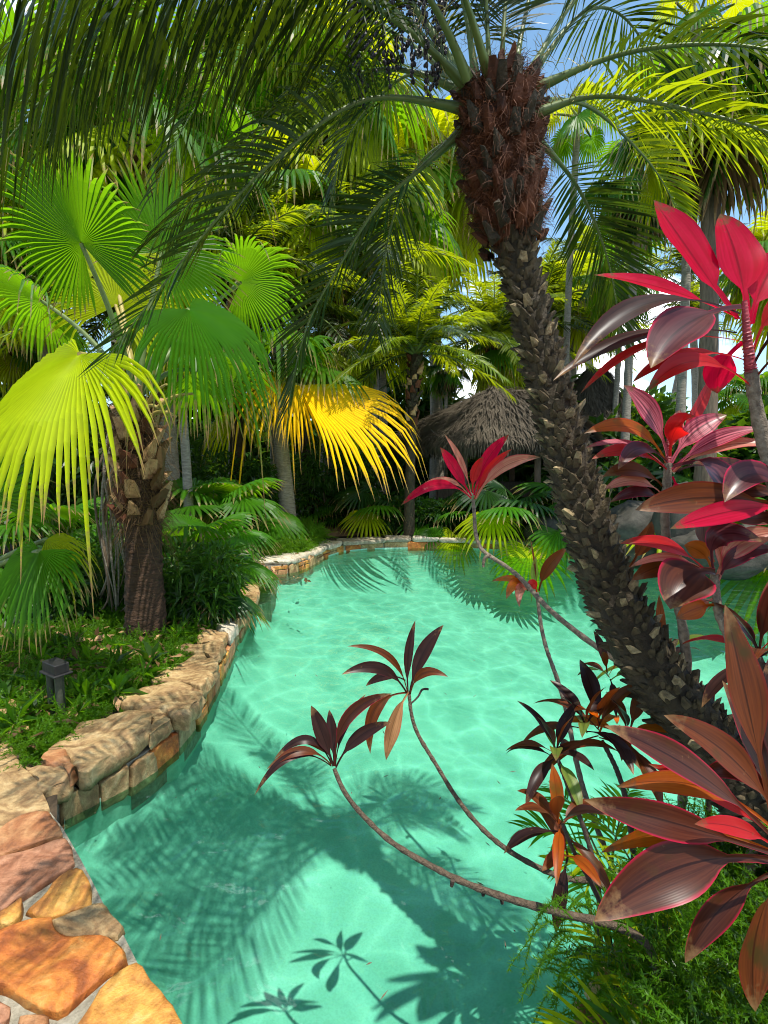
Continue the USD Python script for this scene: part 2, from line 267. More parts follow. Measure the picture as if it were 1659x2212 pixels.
# ------------------------------------------------------------------ leaves
def fan_leaf(hub, ax, up, R, rng, n=46, spread=300, split=0.5, fold=0.35, droop=0.25, tip=0.35, cup=0.12, jit=0.1):
    """A fan leaf: pleated segments joined at the heart, free and hanging at their ends."""
    ax = unit(ax); up = unit(np.asarray(up, float) - ax * np.dot(up, ax)); sd = np.cross(up, ax)
    M = np.stack([ax, sd, up])
    da = math.radians(spread) / n
    a = (np.arange(n) - (n - 1) / 2) * da + (rng.random(n) - 0.5) * da * jit
    ln = R * (1 - 0.26 * (np.abs(a) / math.radians(spread / 2)) ** 2) * (1 + 0.14 * (rng.random(n) - 0.5)) * (1 - 0.25 * rng.random(n) * (rng.random(n) < 0.12))
    st = np.array([0.015, 0.22, split, split + (1 - split) * 0.33, split + (1 - split) * 0.68, 1.0]); S = len(st)
    r = ln[:, None] * st[None]
    rs = ln * split
    hw0 = rs * math.tan(da / 2)
    tt = np.clip((st - split) / (1 - split), 0, 1)
    hw = np.where(st[None] <= split, r * math.tan(da / 2), hw0[:, None] * (1.0 + 0.25 * tt[None]) * (1 - tt[None] ** 1.7) + 0.001)
    d = np.stack([np.cos(a), np.sin(a), 0 * a], 1); pe = np.stack([-np.sin(a), np.cos(a), 0 * a], 1)
    # free ends turn a little sideways
    sw = (rng.random(n) - 0.5) * 0.16
    c = d[:, None] * r[..., None] + pe[:, None] * (sw[:, None] * (tt[None] ** 2) * (ln - rs)[:, None])[..., None]
    z = -cup * r ** 2 / R
    c[..., 2] += z
    f_ = fold * hw
    L = c + pe[:, None] * hw[..., None]; L[..., 2] -= f_
    Rr = c - pe[:, None] * hw[..., None]; Rr[..., 2] -= f_
    c2 = c.copy(); c2[..., 2] += f_
    v = np.stack([L, c2, Rr], 2)
    w = v @ M + np.asarray(hub)
    dirw = (d @ M)
    hz = np.sqrt(np.clip(1 - dirw[:, 2] ** 2, 0.05, 1))
    rr = (r / R)
    w[..., 2] -= (droop * R * hz[:, None] * rr ** 2)[..., None]
    amt = tip * (0.55 + 0.9 * rng.random(n)) * (1 + 1.6 * (rng.random(n) < 0.10)) * (ln - rs) * hz
    fall = amt[:, None] * tt[None] ** 1.7
    w[..., 2] -= fall[..., None]
    back = (tip * 0.5 * (ln - rs) * hz)[:, None] * tt[None] ** 2.5
    w -= (dirw[:, None, :] * back[..., None])[:, :, None, :]
    idx = np.arange(n * S * 3).reshape(n, S, 3)
    q = np.concatenate([np.stack([idx[:, :-1, k], idx[:, 1:, k], idx[:, 1:, k + 1], idx[:, :-1, k + 1]], -1).reshape(-1, 4) for k in (0, 1)])
    uv = np.stack([np.broadcast_to((np.arange(n)[:, None, None] + np.array([0, 0.5, 1.0])[None, None]), (n, S, 3)), np.broadcast_to(np.maximum(tt, 0)[None, :, None], (n, S, 3))], -1)
    return w.reshape(-1, 3), np.vstack([q[:, [0, 1, 2]], q[:, [0, 2, 3]]]), uv.reshape(-1, 2)

def frond(pts, rng, n=90, L=0.42, W=0.017, start=0.16, grav=0.35, vee=0.35, st=5, r0=0.016, lean=(68, 30), up=None, ks=24, jit=1.0):
    """A feather leaf: (leaflets, midrib) along the curve through pts."""
    C = curve(pts, ks * 3)
    T = unit(np.gradient(C, axis=0))
    upv = np.array([0, 0, 1.0]) if up is None else unit(np.asarray(up, float))
    s = np.linspace(start, 0.995, n) ** 1.0
    out = []
    for side in (-1, 1):
        ss = np.clip(s + (rng.random(n) - 0.5) * 0.5 / n, 0, 1)
        ii = ss * (len(C) - 1); i0 = np.clip(ii.astype(int), 0, len(C) - 2); fr = (ii - i0)[:, None]
        B = C[i0] * (1 - fr) + C[i0 + 1] * fr; t = unit(T[i0] * (1 - fr) + T[i0 + 1] * fr)
        S = np.cross(t, upv); bad = np.linalg.norm(S, axis=1) < 0.15; S[bad] += np.array([0.3, 0.1, 0]); S = unit(S); U = np.cross(S, t)
        x = (ss - start) / (1 - start)
        th = np.radians(lean[0] + (lean[1] - lean[0]) * x + jit * (rng.random(n) - 0.5) * 16)
        ph = vee + jit * (rng.random(n) - 0.5) * 0.5
        D = np.cos(th)[:, None] * t + np.sin(th)[:, None] * (side * S * np.cos(ph)[:, None] + U * np.sin(ph)[:, None])
        prof = np.minimum(1, 0.45 + 2.2 * x) * (1 - 0.62 * x ** 2.2)
        l = L * prof * (1 + 0.14 * (rng.random(n) - 0.5))
        k = np.linspace(0, 1, st)
        g = grav * (0.7 + 0.6 * rng.random(n))
        cen = B[:, None] + D[:, None] * (l[:, None] * k[None])[..., None]
        cen[..., 2] -= (g * l)[:, None] * k[None] ** 1.9
        Wd = t - D * np.sum(t * D, 1, keepdims=True); Wd = unit(Wd + U * ((rng.random(n) - 0.5) * 0.9)[:, None])
        wp = np.interp(k, [0, 0.15, 0.45, 0.8, 1], [0.35, 0.9, 1.0, 0.62, 0.06]) * W / 2
        hw = wp[None] * np.sqrt(np.clip(prof, 0.3, 1))[:, None]
        a, b = cen - Wd[:, None] * hw[..., None], cen + Wd[:, None] * hw[..., None]
        v = np.stack([a, b], 2)
        idx = np.arange(n * st * 2).reshape(n, st, 2)
        q = np.stack([idx[:, :-1, 0], idx[:, 1:, 0], idx[:, 1:, 1], idx[:, :-1, 1]], -1).reshape(-1, 4)
        out.append((v.reshape(-1, 3), q))
    rad = np.interp(np.linspace(0, 1, ks), [0, 0.06, 0.16, 1], [r0 * 2.6, r0 * 1.9, r0 * 1.1, r0 * 0.16])
    return join(out), tube(curve(pts, ks), rad, 6)

def blade(base, mid, tip, width, rng, up=None, petiole=0.18, chan=0.25, wave=0.05, ns=16, na=7, twist=0.0, thick=0.0):
    """A ti leaf: channelled stalk, long oval blade, point; gives (mesh, uv)."""
    base, mid, tip = (np.asarray(x, float) for x in (base, mid, tip))
    s = np.linspace(0, 1, ns)
    l1, l2 = np.linalg.norm(mid - base), np.linalg.norm(tip - mid); tm = np.clip(l1 / (l1 + l2), 0.25, 0.75)
    c1 = (mid - (1 - tm) ** 2 * base - tm ** 2 * tip) / (2 * tm * (1 - tm))
    C = (1 - s)[:, None] ** 2 * base + (2 * s * (1 - s))[:, None] * c1 + s[:, None] ** 2 * tip
    T = unit(np.gradient(C, axis=0))
    upv = unit(np.asarray([0, -0.45, 1.0] if up is None else up, float))
    S = unit(np.cross(T, upv) + 1e-6); N = np.cross(S, T)
    tw = twist * (s - 0.3)
    S, N = S * np.cos(tw)[:, None] + N * np.sin(tw)[:, None], N * np.cos(tw)[:, None] - S * np.sin(tw)[:, None]
    x = np.clip((s - petiole) / (1 - petiole), 0, 1)
    w = np.sin(np.pi * np.clip(x, 0, 1) ** 0.82) ** 0.78
    w = np.where(s < petiole, 0, w) * width / 2
    w = np.maximum(w, np.where(s <= petiole + 0.1, 0.075 * width, 0.004 * width)); w[-1] = width * 0.005
    u = np.linspace(-1, 1, na)
    ch = chan * np.where(s < petiole, 2.2, 1.0)
    ph = rng.random() * 6
    z = np.abs(u)[None] ** 1.5 * (w * ch)[:, None] + (wave * width * np.sin(s * (9 + 4 * rng.random()) + ph) * (w / (width / 2)))[:, None] * (u[None] ** 2) * np.sign(u)[None]
    v = C[:, None] + S[:, None] * (w[:, None] * u[None])[..., None] + N[:, None] * z[..., None]
    idx = np.arange(ns * na).reshape(ns, na)
    q = np.stack([idx[:-1, :-1], idx[1:, :-1], idx[1:, 1:], idx[:-1, 1:]], -1).reshape(-1, 4)
    uv = np.stack([np.broadcast_to((u + 1) / 2, (ns, na)), np.broadcast_to(s[:, None], (ns, na))], -1).reshape(-1, 2)
    return (v.reshape(-1, 3), np.vstack([q[:, [0, 1, 2]], q[:, [0, 2, 3]]])), uv

# ------------------------------------------------------------------ stones
def stone_mesh(poly, top, thick, rng, amp=0.014, rnd=0.022, step=0.045, rough=0.008, M=None):
    """A rough slab from its outline (x, y), rounded at the rim; M maps (x, y, z) to the world."""
    pg = Polygon(poly)
    if not pg.exterior.is_ccw: pg = shapely.geometry.polygon.orient(pg)
    ring = LineString(pg.exterior.coords); n = max(12, int(ring.length / step))
    p = np.array([ring.interpolate(i / n, normalized=True).coords[0] for i in range(n)])
    c = np.array(pg.representative_point().coords[0]) * 0.4 + np.array(pg.centroid.coords[0]) * 0.6
    sd = int(rng.integers(1e6))
    nz = meshkit.fbm(np.c_[p * 9, np.zeros(n)], 3, sd)[:, None] - 0.5
    d = p - c; dl = np.linalg.norm(d, axis=1, keepdims=True); d = d / dl
    p = p + d * nz * rough * 4; dl = np.linalg.norm(p - c, axis=1, keepdims=True)
    rnd = min(rnd, 0.3 * dl.min(), 0.4 * thick)
    rings = [(0.012, -thick), (-rough * 0.5, -thick * 0.55), (0, -rnd), (0.3 * rnd, -0.3 * rnd), (rnd, 0)]
    V = []
    for k, (ins, z) in enumerate(rings):
        j = rough * (meshkit.noise(np.c_[p * 14, np.full(n, k * 3.1)], sd + 1)[:, None] - 0.5) * 2.5
        q = c + d * (dl - ins + j)
        V.append(np.c_[q, np.full(n, z)])
    for s in (0.91, 0.80, 0.68, 0.56, 0.44, 0.31, 0.16):
        V.append(np.c_[c + (V[4][:, :2] - c) * s, np.zeros(n)])
    V.append(np.r_[c, 0][None])
    V = np.vstack(V)
    h = amp * 2 * (meshkit.fbm(np.c_[V[:, :2] * 5, np.zeros(len(V))], 4, sd + 2) - 0.5)
    h += amp * 0.7 * np.round(3 * meshkit.noise(np.c_[V[:, :2] * 4, np.zeros(len(V))], sd + 3)) / 3
    h += amp * 0.9 * (meshkit.fbm(np.c_[V[:, :2] * 24, np.zeros(len(V))], 3, sd + 5) - 0.5)
    V[:, 2] += np.where(V[:, 2] > -thick * 0.5, h, 0) + top
    F = []
    for k in range(11):
        i = np.arange(n); a, b = k * n + i, k * n + (i + 1) % n
        F += [np.stack([a, b, b + n], 1), np.stack([a, b + n, a + n], 1)]
    i = np.arange(n); F.append(np.stack([11 * n + i, 11 * n + (i + 1) % n, np.full(n, 12 * n)], 1))
    F.append(np.stack([np.zeros(n - 2, int), i[2:], i[1:-1]], 1))
    if M is not None: V = V @ M[:3, :3].T + M[:3, 3]
    return V, np.vstack(F)

# ------------------------------------------------------------------ the setting: pool, ground
WZ = -0.20
def G(pts, z=0.0): return np.array([ground(x, y, z)[:2] for x, y in pts])
left_line = [(100, 1800), (140, 1770), (260, 1710), (380, 1620), (450, 1520), (500, 1410), (545, 1320), (556, 1285), (552, 1262), (535, 1240)]
pen_line = [(535, 1240), (600, 1241), (660, 1228), (700, 1205), (740, 1192)]
far_line = [(740, 1192), (800, 1186), (900, 1184), (1000, 1185), (1100, 1190), (1240, 1202), (1420, 1215), (1640, 1235), (1900, 1300)]
wl = G(left_line, WZ); wp_ = G(pen_line, WZ); wf = G(far_line, WZ)
deck_edge = G([(10, 1600), (50, 1655), (84, 1699), (104, 1743), (134, 1780), (173, 1847), (198, 1894), (223, 1944), (262, 2003), (297, 2072), (344, 2144), (386, 2211)])
dd = unit(deck_edge[-1] - deck_edge[-4]); deck_tail = deck_edge[-1] + dd * 0.75
right_edge = np.array([[4.6, 3.6], [2.6, 2.55], [1.55, 2.05], [1.02, 1.7], [0.68, 1.34], [0.52, 1.15], [0.42, 0.95], [0.3, 0.75], deck_tail + [0.05, 0.05]])
pool = Polygon(np.vstack([wl[1:], wp_[1:], wf[1:], right_edge, deck_edge[::-1][:8]])).buffer(0)
def tri(pg, z):
    v, f = trimesh.creation.triangulate_polygon(pg, engine='earcut')
    return np.c_[v, np.full(len(v), z)], f
rng = np.random.default_rng(7)
# basin
rim = np.array(pool.exterior.coords)[:-1]
if not pool.exterior.is_ccw: rim = rim[::-1]
def depth(x, y): return -0.95 - 0.75 * np.clip((x + 0.1) / 3.0, 0, 1) ** 1.2 * np.clip((y - 1.2) / 3, 0, 1)
gx, gy = np.meshgrid(np.linspace(-5, 13, 190), np.linspace(0.2, 13, 150), indexing='ij')
gpt = shapely.points(gx, gy); din = np.where(shapely.contains(pool, gpt), shapely.distance(pool.exterior, gpt), 0.0)
gz = WZ - 0.14 + (depth(gx, gy) - WZ + 0.14) * (1 - np.exp(-din / 0.42)) ** 0.9
gid = np.arange(190 * 150).reshape(190, 150)
fl = (np.stack([gx, gy, gz], -1).reshape(-1, 3), np.stack([gid[:-1, :-1], gid[1:, :-1], gid[1:, 1:], gid[:-1, 1:]], -1).reshape(-1, 4))
cr = curve(np.vstack([rim, rim[:1]]), 260)
ring3 = np.array([list(rim[i]) for i in range(len(rim))])
nr = len(rim)
lv = [WZ + 0.02, WZ - 0.12, WZ - 0.25, WZ - 0.4]; off = [0, 0.0, 0.0, 0.0]
wv_ = np.vstack([np.c_[rim, np.full(nr, z)] for z in lv]); ii = np.arange(nr)
wq = np.vstack([np.stack([k * nr + ii, k * nr + (ii + 1) % nr, (k + 1) * nr + (ii + 1) % nr, (k + 1) * nr + ii], 1) for k in range(3)])
part('/World', 'pool_basin', join([fl, (wv_, wq)]), 'pool_plaster', smooth=50)
tag(stage.GetPrimAtPath('/World/pool_basin'), kind='structure')
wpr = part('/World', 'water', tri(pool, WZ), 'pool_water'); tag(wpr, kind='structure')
outer = Polygon([(-140, -60), (140, -60), (140, 220), (-140, 220)])
gr = part('/World', 'ground', tri(outer.difference(pool.buffer(0.02)), -0.03), 'soil'); tag(gr, kind='structure')
# submerged ledge beside the left wall's end
lg = Polygon(G([(530, 1238), (600, 1243), (588, 1262), (585, 1290), (560, 1300), (540, 1300)], WZ - 0.03))
lm = trimesh.creation.extrude_polygon(lg, 0.5, engine='earcut'); lm.apply_translation([0, 0, WZ - 0.58])
tag(part('/World', 'pool_step', lm, 'stone_grey'), kind='structure')

# near deck
deck = thing('deck', kind='structure')
dk = Polygon(np.vstack([deck_edge, [deck_tail], [[-0.2, -1.2]], [[-4.5, -1.2]], [[-4.5, 3.2]], [deck_edge[0] + [-1.2, 0.9]]])).buffer(0)
em = trimesh.creation.extrude_polygon(dk.buffer(-0.03).buffer(0.03), 0.42, engine='earcut'); em.apply_translation([0, 0, -0.434])
part(deck, 'mortar', em, 'mortar')
Z2 = lambda pts: G([(x * 0.2474, 1674.1 + y * 0.2474) for x, y in pts])
flags = [
 ('stone_tan', [(-450, -700), (-60, -420), (20, -330), (190, -60), (330, 100), (425, 300), (330, 312), (200, 350), (60, 430), (-40, 500), (-450, 700)]),
 ('stone_rust', [(60, 442), (200, 364), (330, 326), (425, 345), (455, 420), (525, 500), (535, 535), (400, 574), (200, 640), (0, 690), (-450, 810), (-450, 740), (-40, 512)]),
 ('stone_pink', [(-450, 870), (0, 740), (250, 680), (480, 595), (560, 575), (610, 640), (645, 785), (400, 930), (200, 1070), (0, 1180), (-450, 1390)]),
 ('stone_yellow', [(240, 1190), (400, 1050), (500, 930), (650, 840), (710, 850), (790, 980), (795, 1155), (640, 1188), (500, 1222), (350, 1218)]),
 ('stone_yellow', [(10, 1310), (20, 1230), (120, 1180), (180, 1130), (175, 1250), (120, 1300), (60, 1325)]),
 ('stone_tan', [(470, 1295), (600, 1232), (860, 1140), (950, 1230), (1045, 1340), (1000, 1410), (860, 1408), (650, 1425), (530, 1385)]),
 ('stone_orange', [(-450, 1660), (0, 1392), (150, 1325), (440, 1285), (458, 1375), (540, 1424), (640, 1443), (780, 1424), (940, 1442), (1030, 1500), (1092, 1580), (1098, 1630), (900, 1770), (700, 1920), (620, 2000), (530, 2085), (400, 2045), (250, 1985), (100, 1895), (0, 1848), (-450, 1740)]),
 ('stone_yellow', [(880, 1890), (1010, 1770), (1160, 1650), (1225, 1690), (1375, 1900), (1530, 2150), (1780, 2560), (1500, 2800), (700, 2800), (560, 2400), (760, 2090)]),
 ('stone_pink', [(-450, 1850), (0, 1995), (85, 2055), (60, 2150), (-50, 2210), (-450, 2300)]),
 ('stone_rust', [(180, 2125), (330, 2112), (400, 2145), (380, 2260), (150, 2260)]),
 ('stone_tan', [(-450, 2380), (100, 2330), (480, 2330), (600, 2800), (-450, 2900)]),
]
for m, pl in flags:
    part(deck, 'flagstone', stone_mesh(np.array(Polygon(Z2(pl)).buffer(0.006, join_style=2).exterior.coords)[:-1], 0.008, 0.05, rng, amp=0.012, rnd=0.009, step=0.028, rough=0.005), m, smooth=50)

# left garden wall with its coping
Z1 = lambda pts: G([(x * 0.3581, 1242 + y * 0.3581) for x, y in pts])
lw = thing('stone_wall', 'low curved stone wall with rough tan coping slabs along the left edge of the pool', 'wall')
copings = [
 ('stone_tan', 0.00, [(150, 1160), (260, 1160), (350, 1168), (405, 1192), (402, 1250), (362, 1272), (240, 1330), (190, 1240)]),
 ('stone_rust', 0.035, [(250, 1140), (300, 1100), (380, 1098), (430, 1140), (455, 1195), (415, 1240), (395, 1190), (300, 1172)]),
 ('stone_tan', 0.03, [(285, 1090), (330, 1040), (420, 980), (480, 930), (660, 880), (760, 860), (840, 850), (900, 880), (905, 945), (860, 990), (830, 1012), (700, 1100), (600, 1165), (540, 1215), (480, 1215), (450, 1150), (380, 1080)]),
 ('stone_tan', 0.015, [(850, 848), (930, 810), (1000, 856), (1018, 900), (960, 950), (905, 985), (880, 960), (915, 930), (905, 885)]),
 ('stone_tan', 0.03, [(730, 750), (830, 710), (940, 690), (1080, 672), (1200, 712), (1228, 742), (1212, 802), (1150, 872), (1025, 872), (960, 815), (850, 832), (790, 822), (740, 790)]),
 ('stone_tan', 0.015, [(930, 655), (940, 600), (1010, 570), (1110, 520), (1230, 475), (1305, 530), (1292, 600), (1232, 692), (1200, 702), (1080, 664)]),
 ('stone_tan', 0.01, [(1030, 442), (1130, 412), (1335, 420), (1326, 474), (1270, 495), (1240, 470), (1060, 462)]),
 ('stone_tan', 0.02, [(1190, 388), (1250, 340), (1372, 366), (1345, 416), (1200, 408)]),
 ('stone_white', 0.01, [(1300, 300), (1395, 262), (1428, 300), (1388, 376), (1340, 350)]),
 ('stone_tan', 0.02, [(1340, 230), (1420, 170), (1535, 190), (1500, 250), (1430, 296), (1390, 260)]),
 ('stone_tan', 0.02, [(1370, 120), (1410, 20), (1500, 5), (1556, 30), (1562, 110), (1540, 185), (1420, 166)]),
]
for m, dz, pl in copings:
    part(lw, 'coping_stone', stone_mesh(Z1(pl), dz, 0.085 + dz * 0.5, rng, amp=0.026, rnd=0.020, step=0.028, rough=0.018), m, smooth=50)

def face_wall(owner, line, lo, hi, mats, back=0.10, size=(0.14, 0.32)):
    """The wall's body and its face stones, one mesh each, between two heights along the line (pool on its right-hand side)."""
    ls = LineString(line); L = ls.length
    body = ls.buffer(back * 3, single_sided=True, cap_style=2) if False else None
    P_ = np.array([ls.interpolate(t).coords[0] for t in np.linspace(0, L, max(8, int(L / 0.08)))])
    tg = unit(np.gradient(P_, axis=0)); nm = np.c_[-tg[:, 1], tg[:, 0]]
    if not pool.buffer(-0.001).contains(shapely.Point(P_[len(P_) // 2] + nm[len(P_) // 2] * 0.12)): nm = -nm
    A, B = P_ - nm * 0.012, P_ - nm * 0.32
    n = len(P_)
    V = np.vstack([np.c_[A, np.full(n, lo - 0.15)], np.c_[A, np.full(n, hi)], np.c_[B, np.full(n, hi)], np.c_[B, np.full(n, lo - 0.15)]]); i = np.arange(n - 1)
    F = np.vstack([np.stack([k * n + i, k * n + i + 1, ((k + 1) % 4) * n + i + 1, ((k + 1) % 4) * n + i], 1) for k in range(4)])
    part(owner, 'mortar', (V, np.vstack([F[:, [0, 1, 2]], F[:, [0, 2, 3]]])), 'mortar')
    s = 0.0; cum = np.linspace(0, L, n)
    while s < L - 0.05:
        w = min(rng.uniform(*size), L - s)
        m = s + w / 2; k = int(np.clip(np.searchsorted(cum, m), 0, n - 1)); p = P_[k]; t, nn = tg[k], nm[k]
        M = np.eye(4); M[:3, 0] = [t[0], t[1], 0]; M[:3, 1] = [0, 0, 1]; M[:3, 2] = [nn[0], nn[1], 0]; M[:3, 3] = [p[0], p[1], 0]
        if np.linalg.det(M[:3, :3]) < 0: M[:3, 0] *= -1
        a, h = w / 2 - 0.007, hi - lo
        j = lambda: rng.uniform(-0.012, 0.012)
        rows = [(lo - 0.05, hi - 0.004)] if rng.random() < 0.7 or h < 0.12 else [(lo - 0.05, lo + h * 0.5), (lo + h * 0.5 + 0.012, hi - 0.004)]
        for z0, z1 in rows:
            pl = [(-a + j(), z0), (a + j(), z0), (a + j(), z1 + j() * 0.3), (0 + j(), z1 + j() * 0.4), (-a + j(), z1 + j() * 0.3)]
            part(owner, 'face_stone', stone_mesh(pl, 0.016 + rng.uniform(-0.007, 0.008), 0.05, rng, amp=0.006, rnd=0.010, step=0.05, rough=0.004, M=M), mats[rng.integers(len(mats))], smooth=50)
        s += w
FM = ['stone_tan', 'stone_yellow', 'stone_rust', 'stone_yellow', 'stone_tan', 'stone_rust', 'stone_orange']
face_wall(lw, curve(wl, 60), WZ, -0.075, FM)

def far_copings(owner, line, mats, size, width=0.34, z=0.0):
    ls = LineString(line); s = 0.0; L = ls.length
    while s < L - 0.06:
        w = min(rng.uniform(*size), L - s)
        a, b = np.array(ls.interpolate(s + 0.006).coords[0]), np.array(ls.interpolate(s + w - 0.006).coords[0])
        t = unit(b - a); nn = np.array([-t[1], t[0]])
        if pool.contains(shapely.Point((a + b) / 2 + nn * 0.1)): nn = -nn
        o = -0.04; wd = width * rng.uniform(0.8, 1.15)
        pl = [a + nn * (o + rng.uniform(-0.03, 0.03)), (a + b) / 2 + nn * (o + rng.uniform(-0.04, 0.02)), b + nn * (o + rng.uniform(-0.03, 0.03)), b + nn * wd, (a + b) / 2 + nn * wd * rng.uniform(0.9, 1.2), a + nn * wd]
        part(owner, 'coping_stone', stone_mesh(pl, z + rng.uniform(-0.01, 0.02), 0.075, rng, amp=0.02, rnd=0.025, step=0.07, rough=0.012), mats[rng.integers(len(mats))], smooth=50)
        s += w
pw = thing('stone_wall', 'short bulging stone wall with sunlit white coping below the grey trunked palm', 'wall')
far_copings(pw, curve(wp_, 40), ['stone_white', 'stone_white', 'stone_tan'], (0.55, 0.95), 0.42)
face_wall(pw, curve(wp_, 40), WZ, -0.07, FM, size=(0.2, 0.42))
fw = thing('stone_wall', 'long shaded stone wall across the far end of the pool', 'wall')
far_copings(fw, curve(wf, 80), ['stone_grey', 'stone_tan', 'stone_grey', 'stone_white'], (0.5, 1.0), 0.40)
face_wall(fw, curve(wf, 80)[:62], WZ, -0.07, FM, size=(0.24, 0.5))
rw = thing('stone_wall', 'rough brown stone pool edge under the ferns in the bottom right corner', 'wall')
far_copings(rw, curve(right_edge[3:], 30), ['stone_rust', 'stone_tan', 'stone_pink'], (0.25, 0.42), 0.22, 0.0)
face_wall(rw, curve(right_edge[2:], 30), WZ, -0.07, ['stone_rust', 'stone_grey', 'stone_pink'])
# path of broken stone behind the far wall
pth = part('/World', 'path', tri(Polygon(G([(690, 1160), (760, 1158), (800, 1150), (740, 1136), (700, 1120), (640, 1128), (700, 1140)], 0.01)), 0.012), 'mulch'); tag(pth, kind='structure')

# ------------------------------------------------------------------ thatched hut behind the pool
def thatch_roof(owner, c, rx, ry, z0, z1, n, rng, k=2.2, ridge=0.35):
    """Straw bundles laid in courses down a rounded roof (one joined part), on a solid shell."""
    def surf(th, s):
        e = 1 - (1 - ridge * 0) * s
        rr = (1 - s) ** 0.8
        x = c[0] + np.cos(th) * (rx * rr + ridge * rx * s * np.sign(np.cos(th)) * np.abs(np.cos(th)))
        y = c[1] + np.sin(th) * ry * rr
        return np.stack([x, y, z0 + (z1 - z0) * (1 - (1 - s) ** 1.35)], -1)
    th = np.linspace(0, 2 * np.pi, 49)[:-1]; s = np.linspace(0, 1, 9)
    V = surf(*np.meshgrid(th, s, indexing='ij')).reshape(-1, 3); i, j = np.meshgrid(np.arange(48), np.arange(8), indexing='ij')
    V -= [0, 0, 0.06]
    q = np.stack([i * 9 + j, ((i + 1) % 48) * 9 + j, ((i + 1) % 48) * 9 + j + 1, i * 9 + j + 1], -1).reshape(-1, 4)
    shell = (V, np.vstack([q[:, [0, 1, 2]], q[:, [0, 2, 3]]]))
    roof = part(owner, 'roof', shell, 'thatch_straw')
    th = rng.random(n) * 2 * np.pi; s = (1 - np.sqrt(rng.random(n))) * 0.98
    s[: n // 6] = 0.0
    p = surf(th, s); p2 = surf(th, np.clip(s - 0.03, 0, 1)); dn = unit(p2 - p + [0, 0, -0.02] + rng.normal(0, 0.02, (n, 3)))
    dn[: n // 6] = unit(dn[: n // 6] * 0.25 + [0, 0, -1])
    out = unit(p - [c[0], c[1], z0]); out[:, 2] = 0.8; out = unit(out)
    l = rng.uniform(0.22, 0.5, n); w = rng.uniform(0.006, 0.017, n)
    sd = unit(np.cross(dn, out)) * w[:, None]
    a = p + out * 0.01; b = p + dn * (l * 0.55)[:, None] + out * rng.uniform(0.015, 0.07, n)[:, None]; e = p + dn * l[:, None] + out * rng.uniform(-0.02, 0.05, n)[:, None]
    v = np.stack([a - sd * 0.7, a + sd * 0.7, b + sd, b - sd, e], 1); o = np.arange(n)[:, None] * 5
    f = np.vstack([o + [0, 1, 2], o + [0, 2, 3], o + [3, 2, 4]])
    part(roof, 'thatch', (v.reshape(-1, 3), f), 'thatch_straw', kind='stuff')
rng = np.random.default_rng(11)
def hut(label, px, py_eave, py_peak, t, rx, ry):
    a, b = at(px, py_eave, t), at(px, py_peak, t)
    h = thing('thatched_hut', label, 'hut')
    thatch_roof(h, a, rx, ry, a[2], b[2], 24000, rng)
    for k in range(8):
        th = k * math.pi / 4 + 0.35; p = [a[0] + math.cos(th) * rx * 0.82, a[1] + math.sin(th) * ry * 0.82]
        part(h, 'post', tube(curve([[*p, -0.05], [p[0] + 0.02, p[1], a[2] * 0.5], [*p, a[2] + 0.25]], 7), 0.075, 8, wob=0.15, rng=rng), 'wood_post', smooth=60)
    return a
hc = hut('grey brown thatched hut with a shaggy palm leaf roof beyond the far pool wall', 1060, 955, 838, 12.5, 2.6, 1.9)
hut('smaller thatched hut seen behind and to the right of the leaning palm trunk', 1268, 905, 795, 16.5, 1.15, 1.1)
cn = thing('bar_counter', 'dark wooden counter standing inside the thatched hut', 'counter', loc=(hc[0], hc[1] + 0.3, 0))
bx = trimesh.creation.box([2.6, 0.6, 0.95]); bx.apply_translation([0, 0, 0.475]); part(cn, 'cabinet', bx, 'wood_post')
bx = trimesh.creation.box([2.8, 0.75, 0.06]); bx.apply_translation([0, 0, 0.985]); part(cn, 'counter_top', bx, 'wood_post')
fp = ground(800, 1118)
f0 = thing('wooden_post', 'pale grey leaning timber slab post in the shade left of the hut', 'post', loc=fp)
bx = trimesh.creation.box([0.42, 0.10, 1.7]); bx.apply_translation([0, 0, 0.8]); bx.apply_transform(trimesh.transformations.rotation_matrix(0.06, [0, 1, 0])); part(f0, 'board', bx, 'grey_post')
bx = trimesh.creation.box([0.46, 0.14, 0.05]); bx.apply_translation([0.1, 0, 1.68]); part(f0, 'cap', bx, 'grey_post')

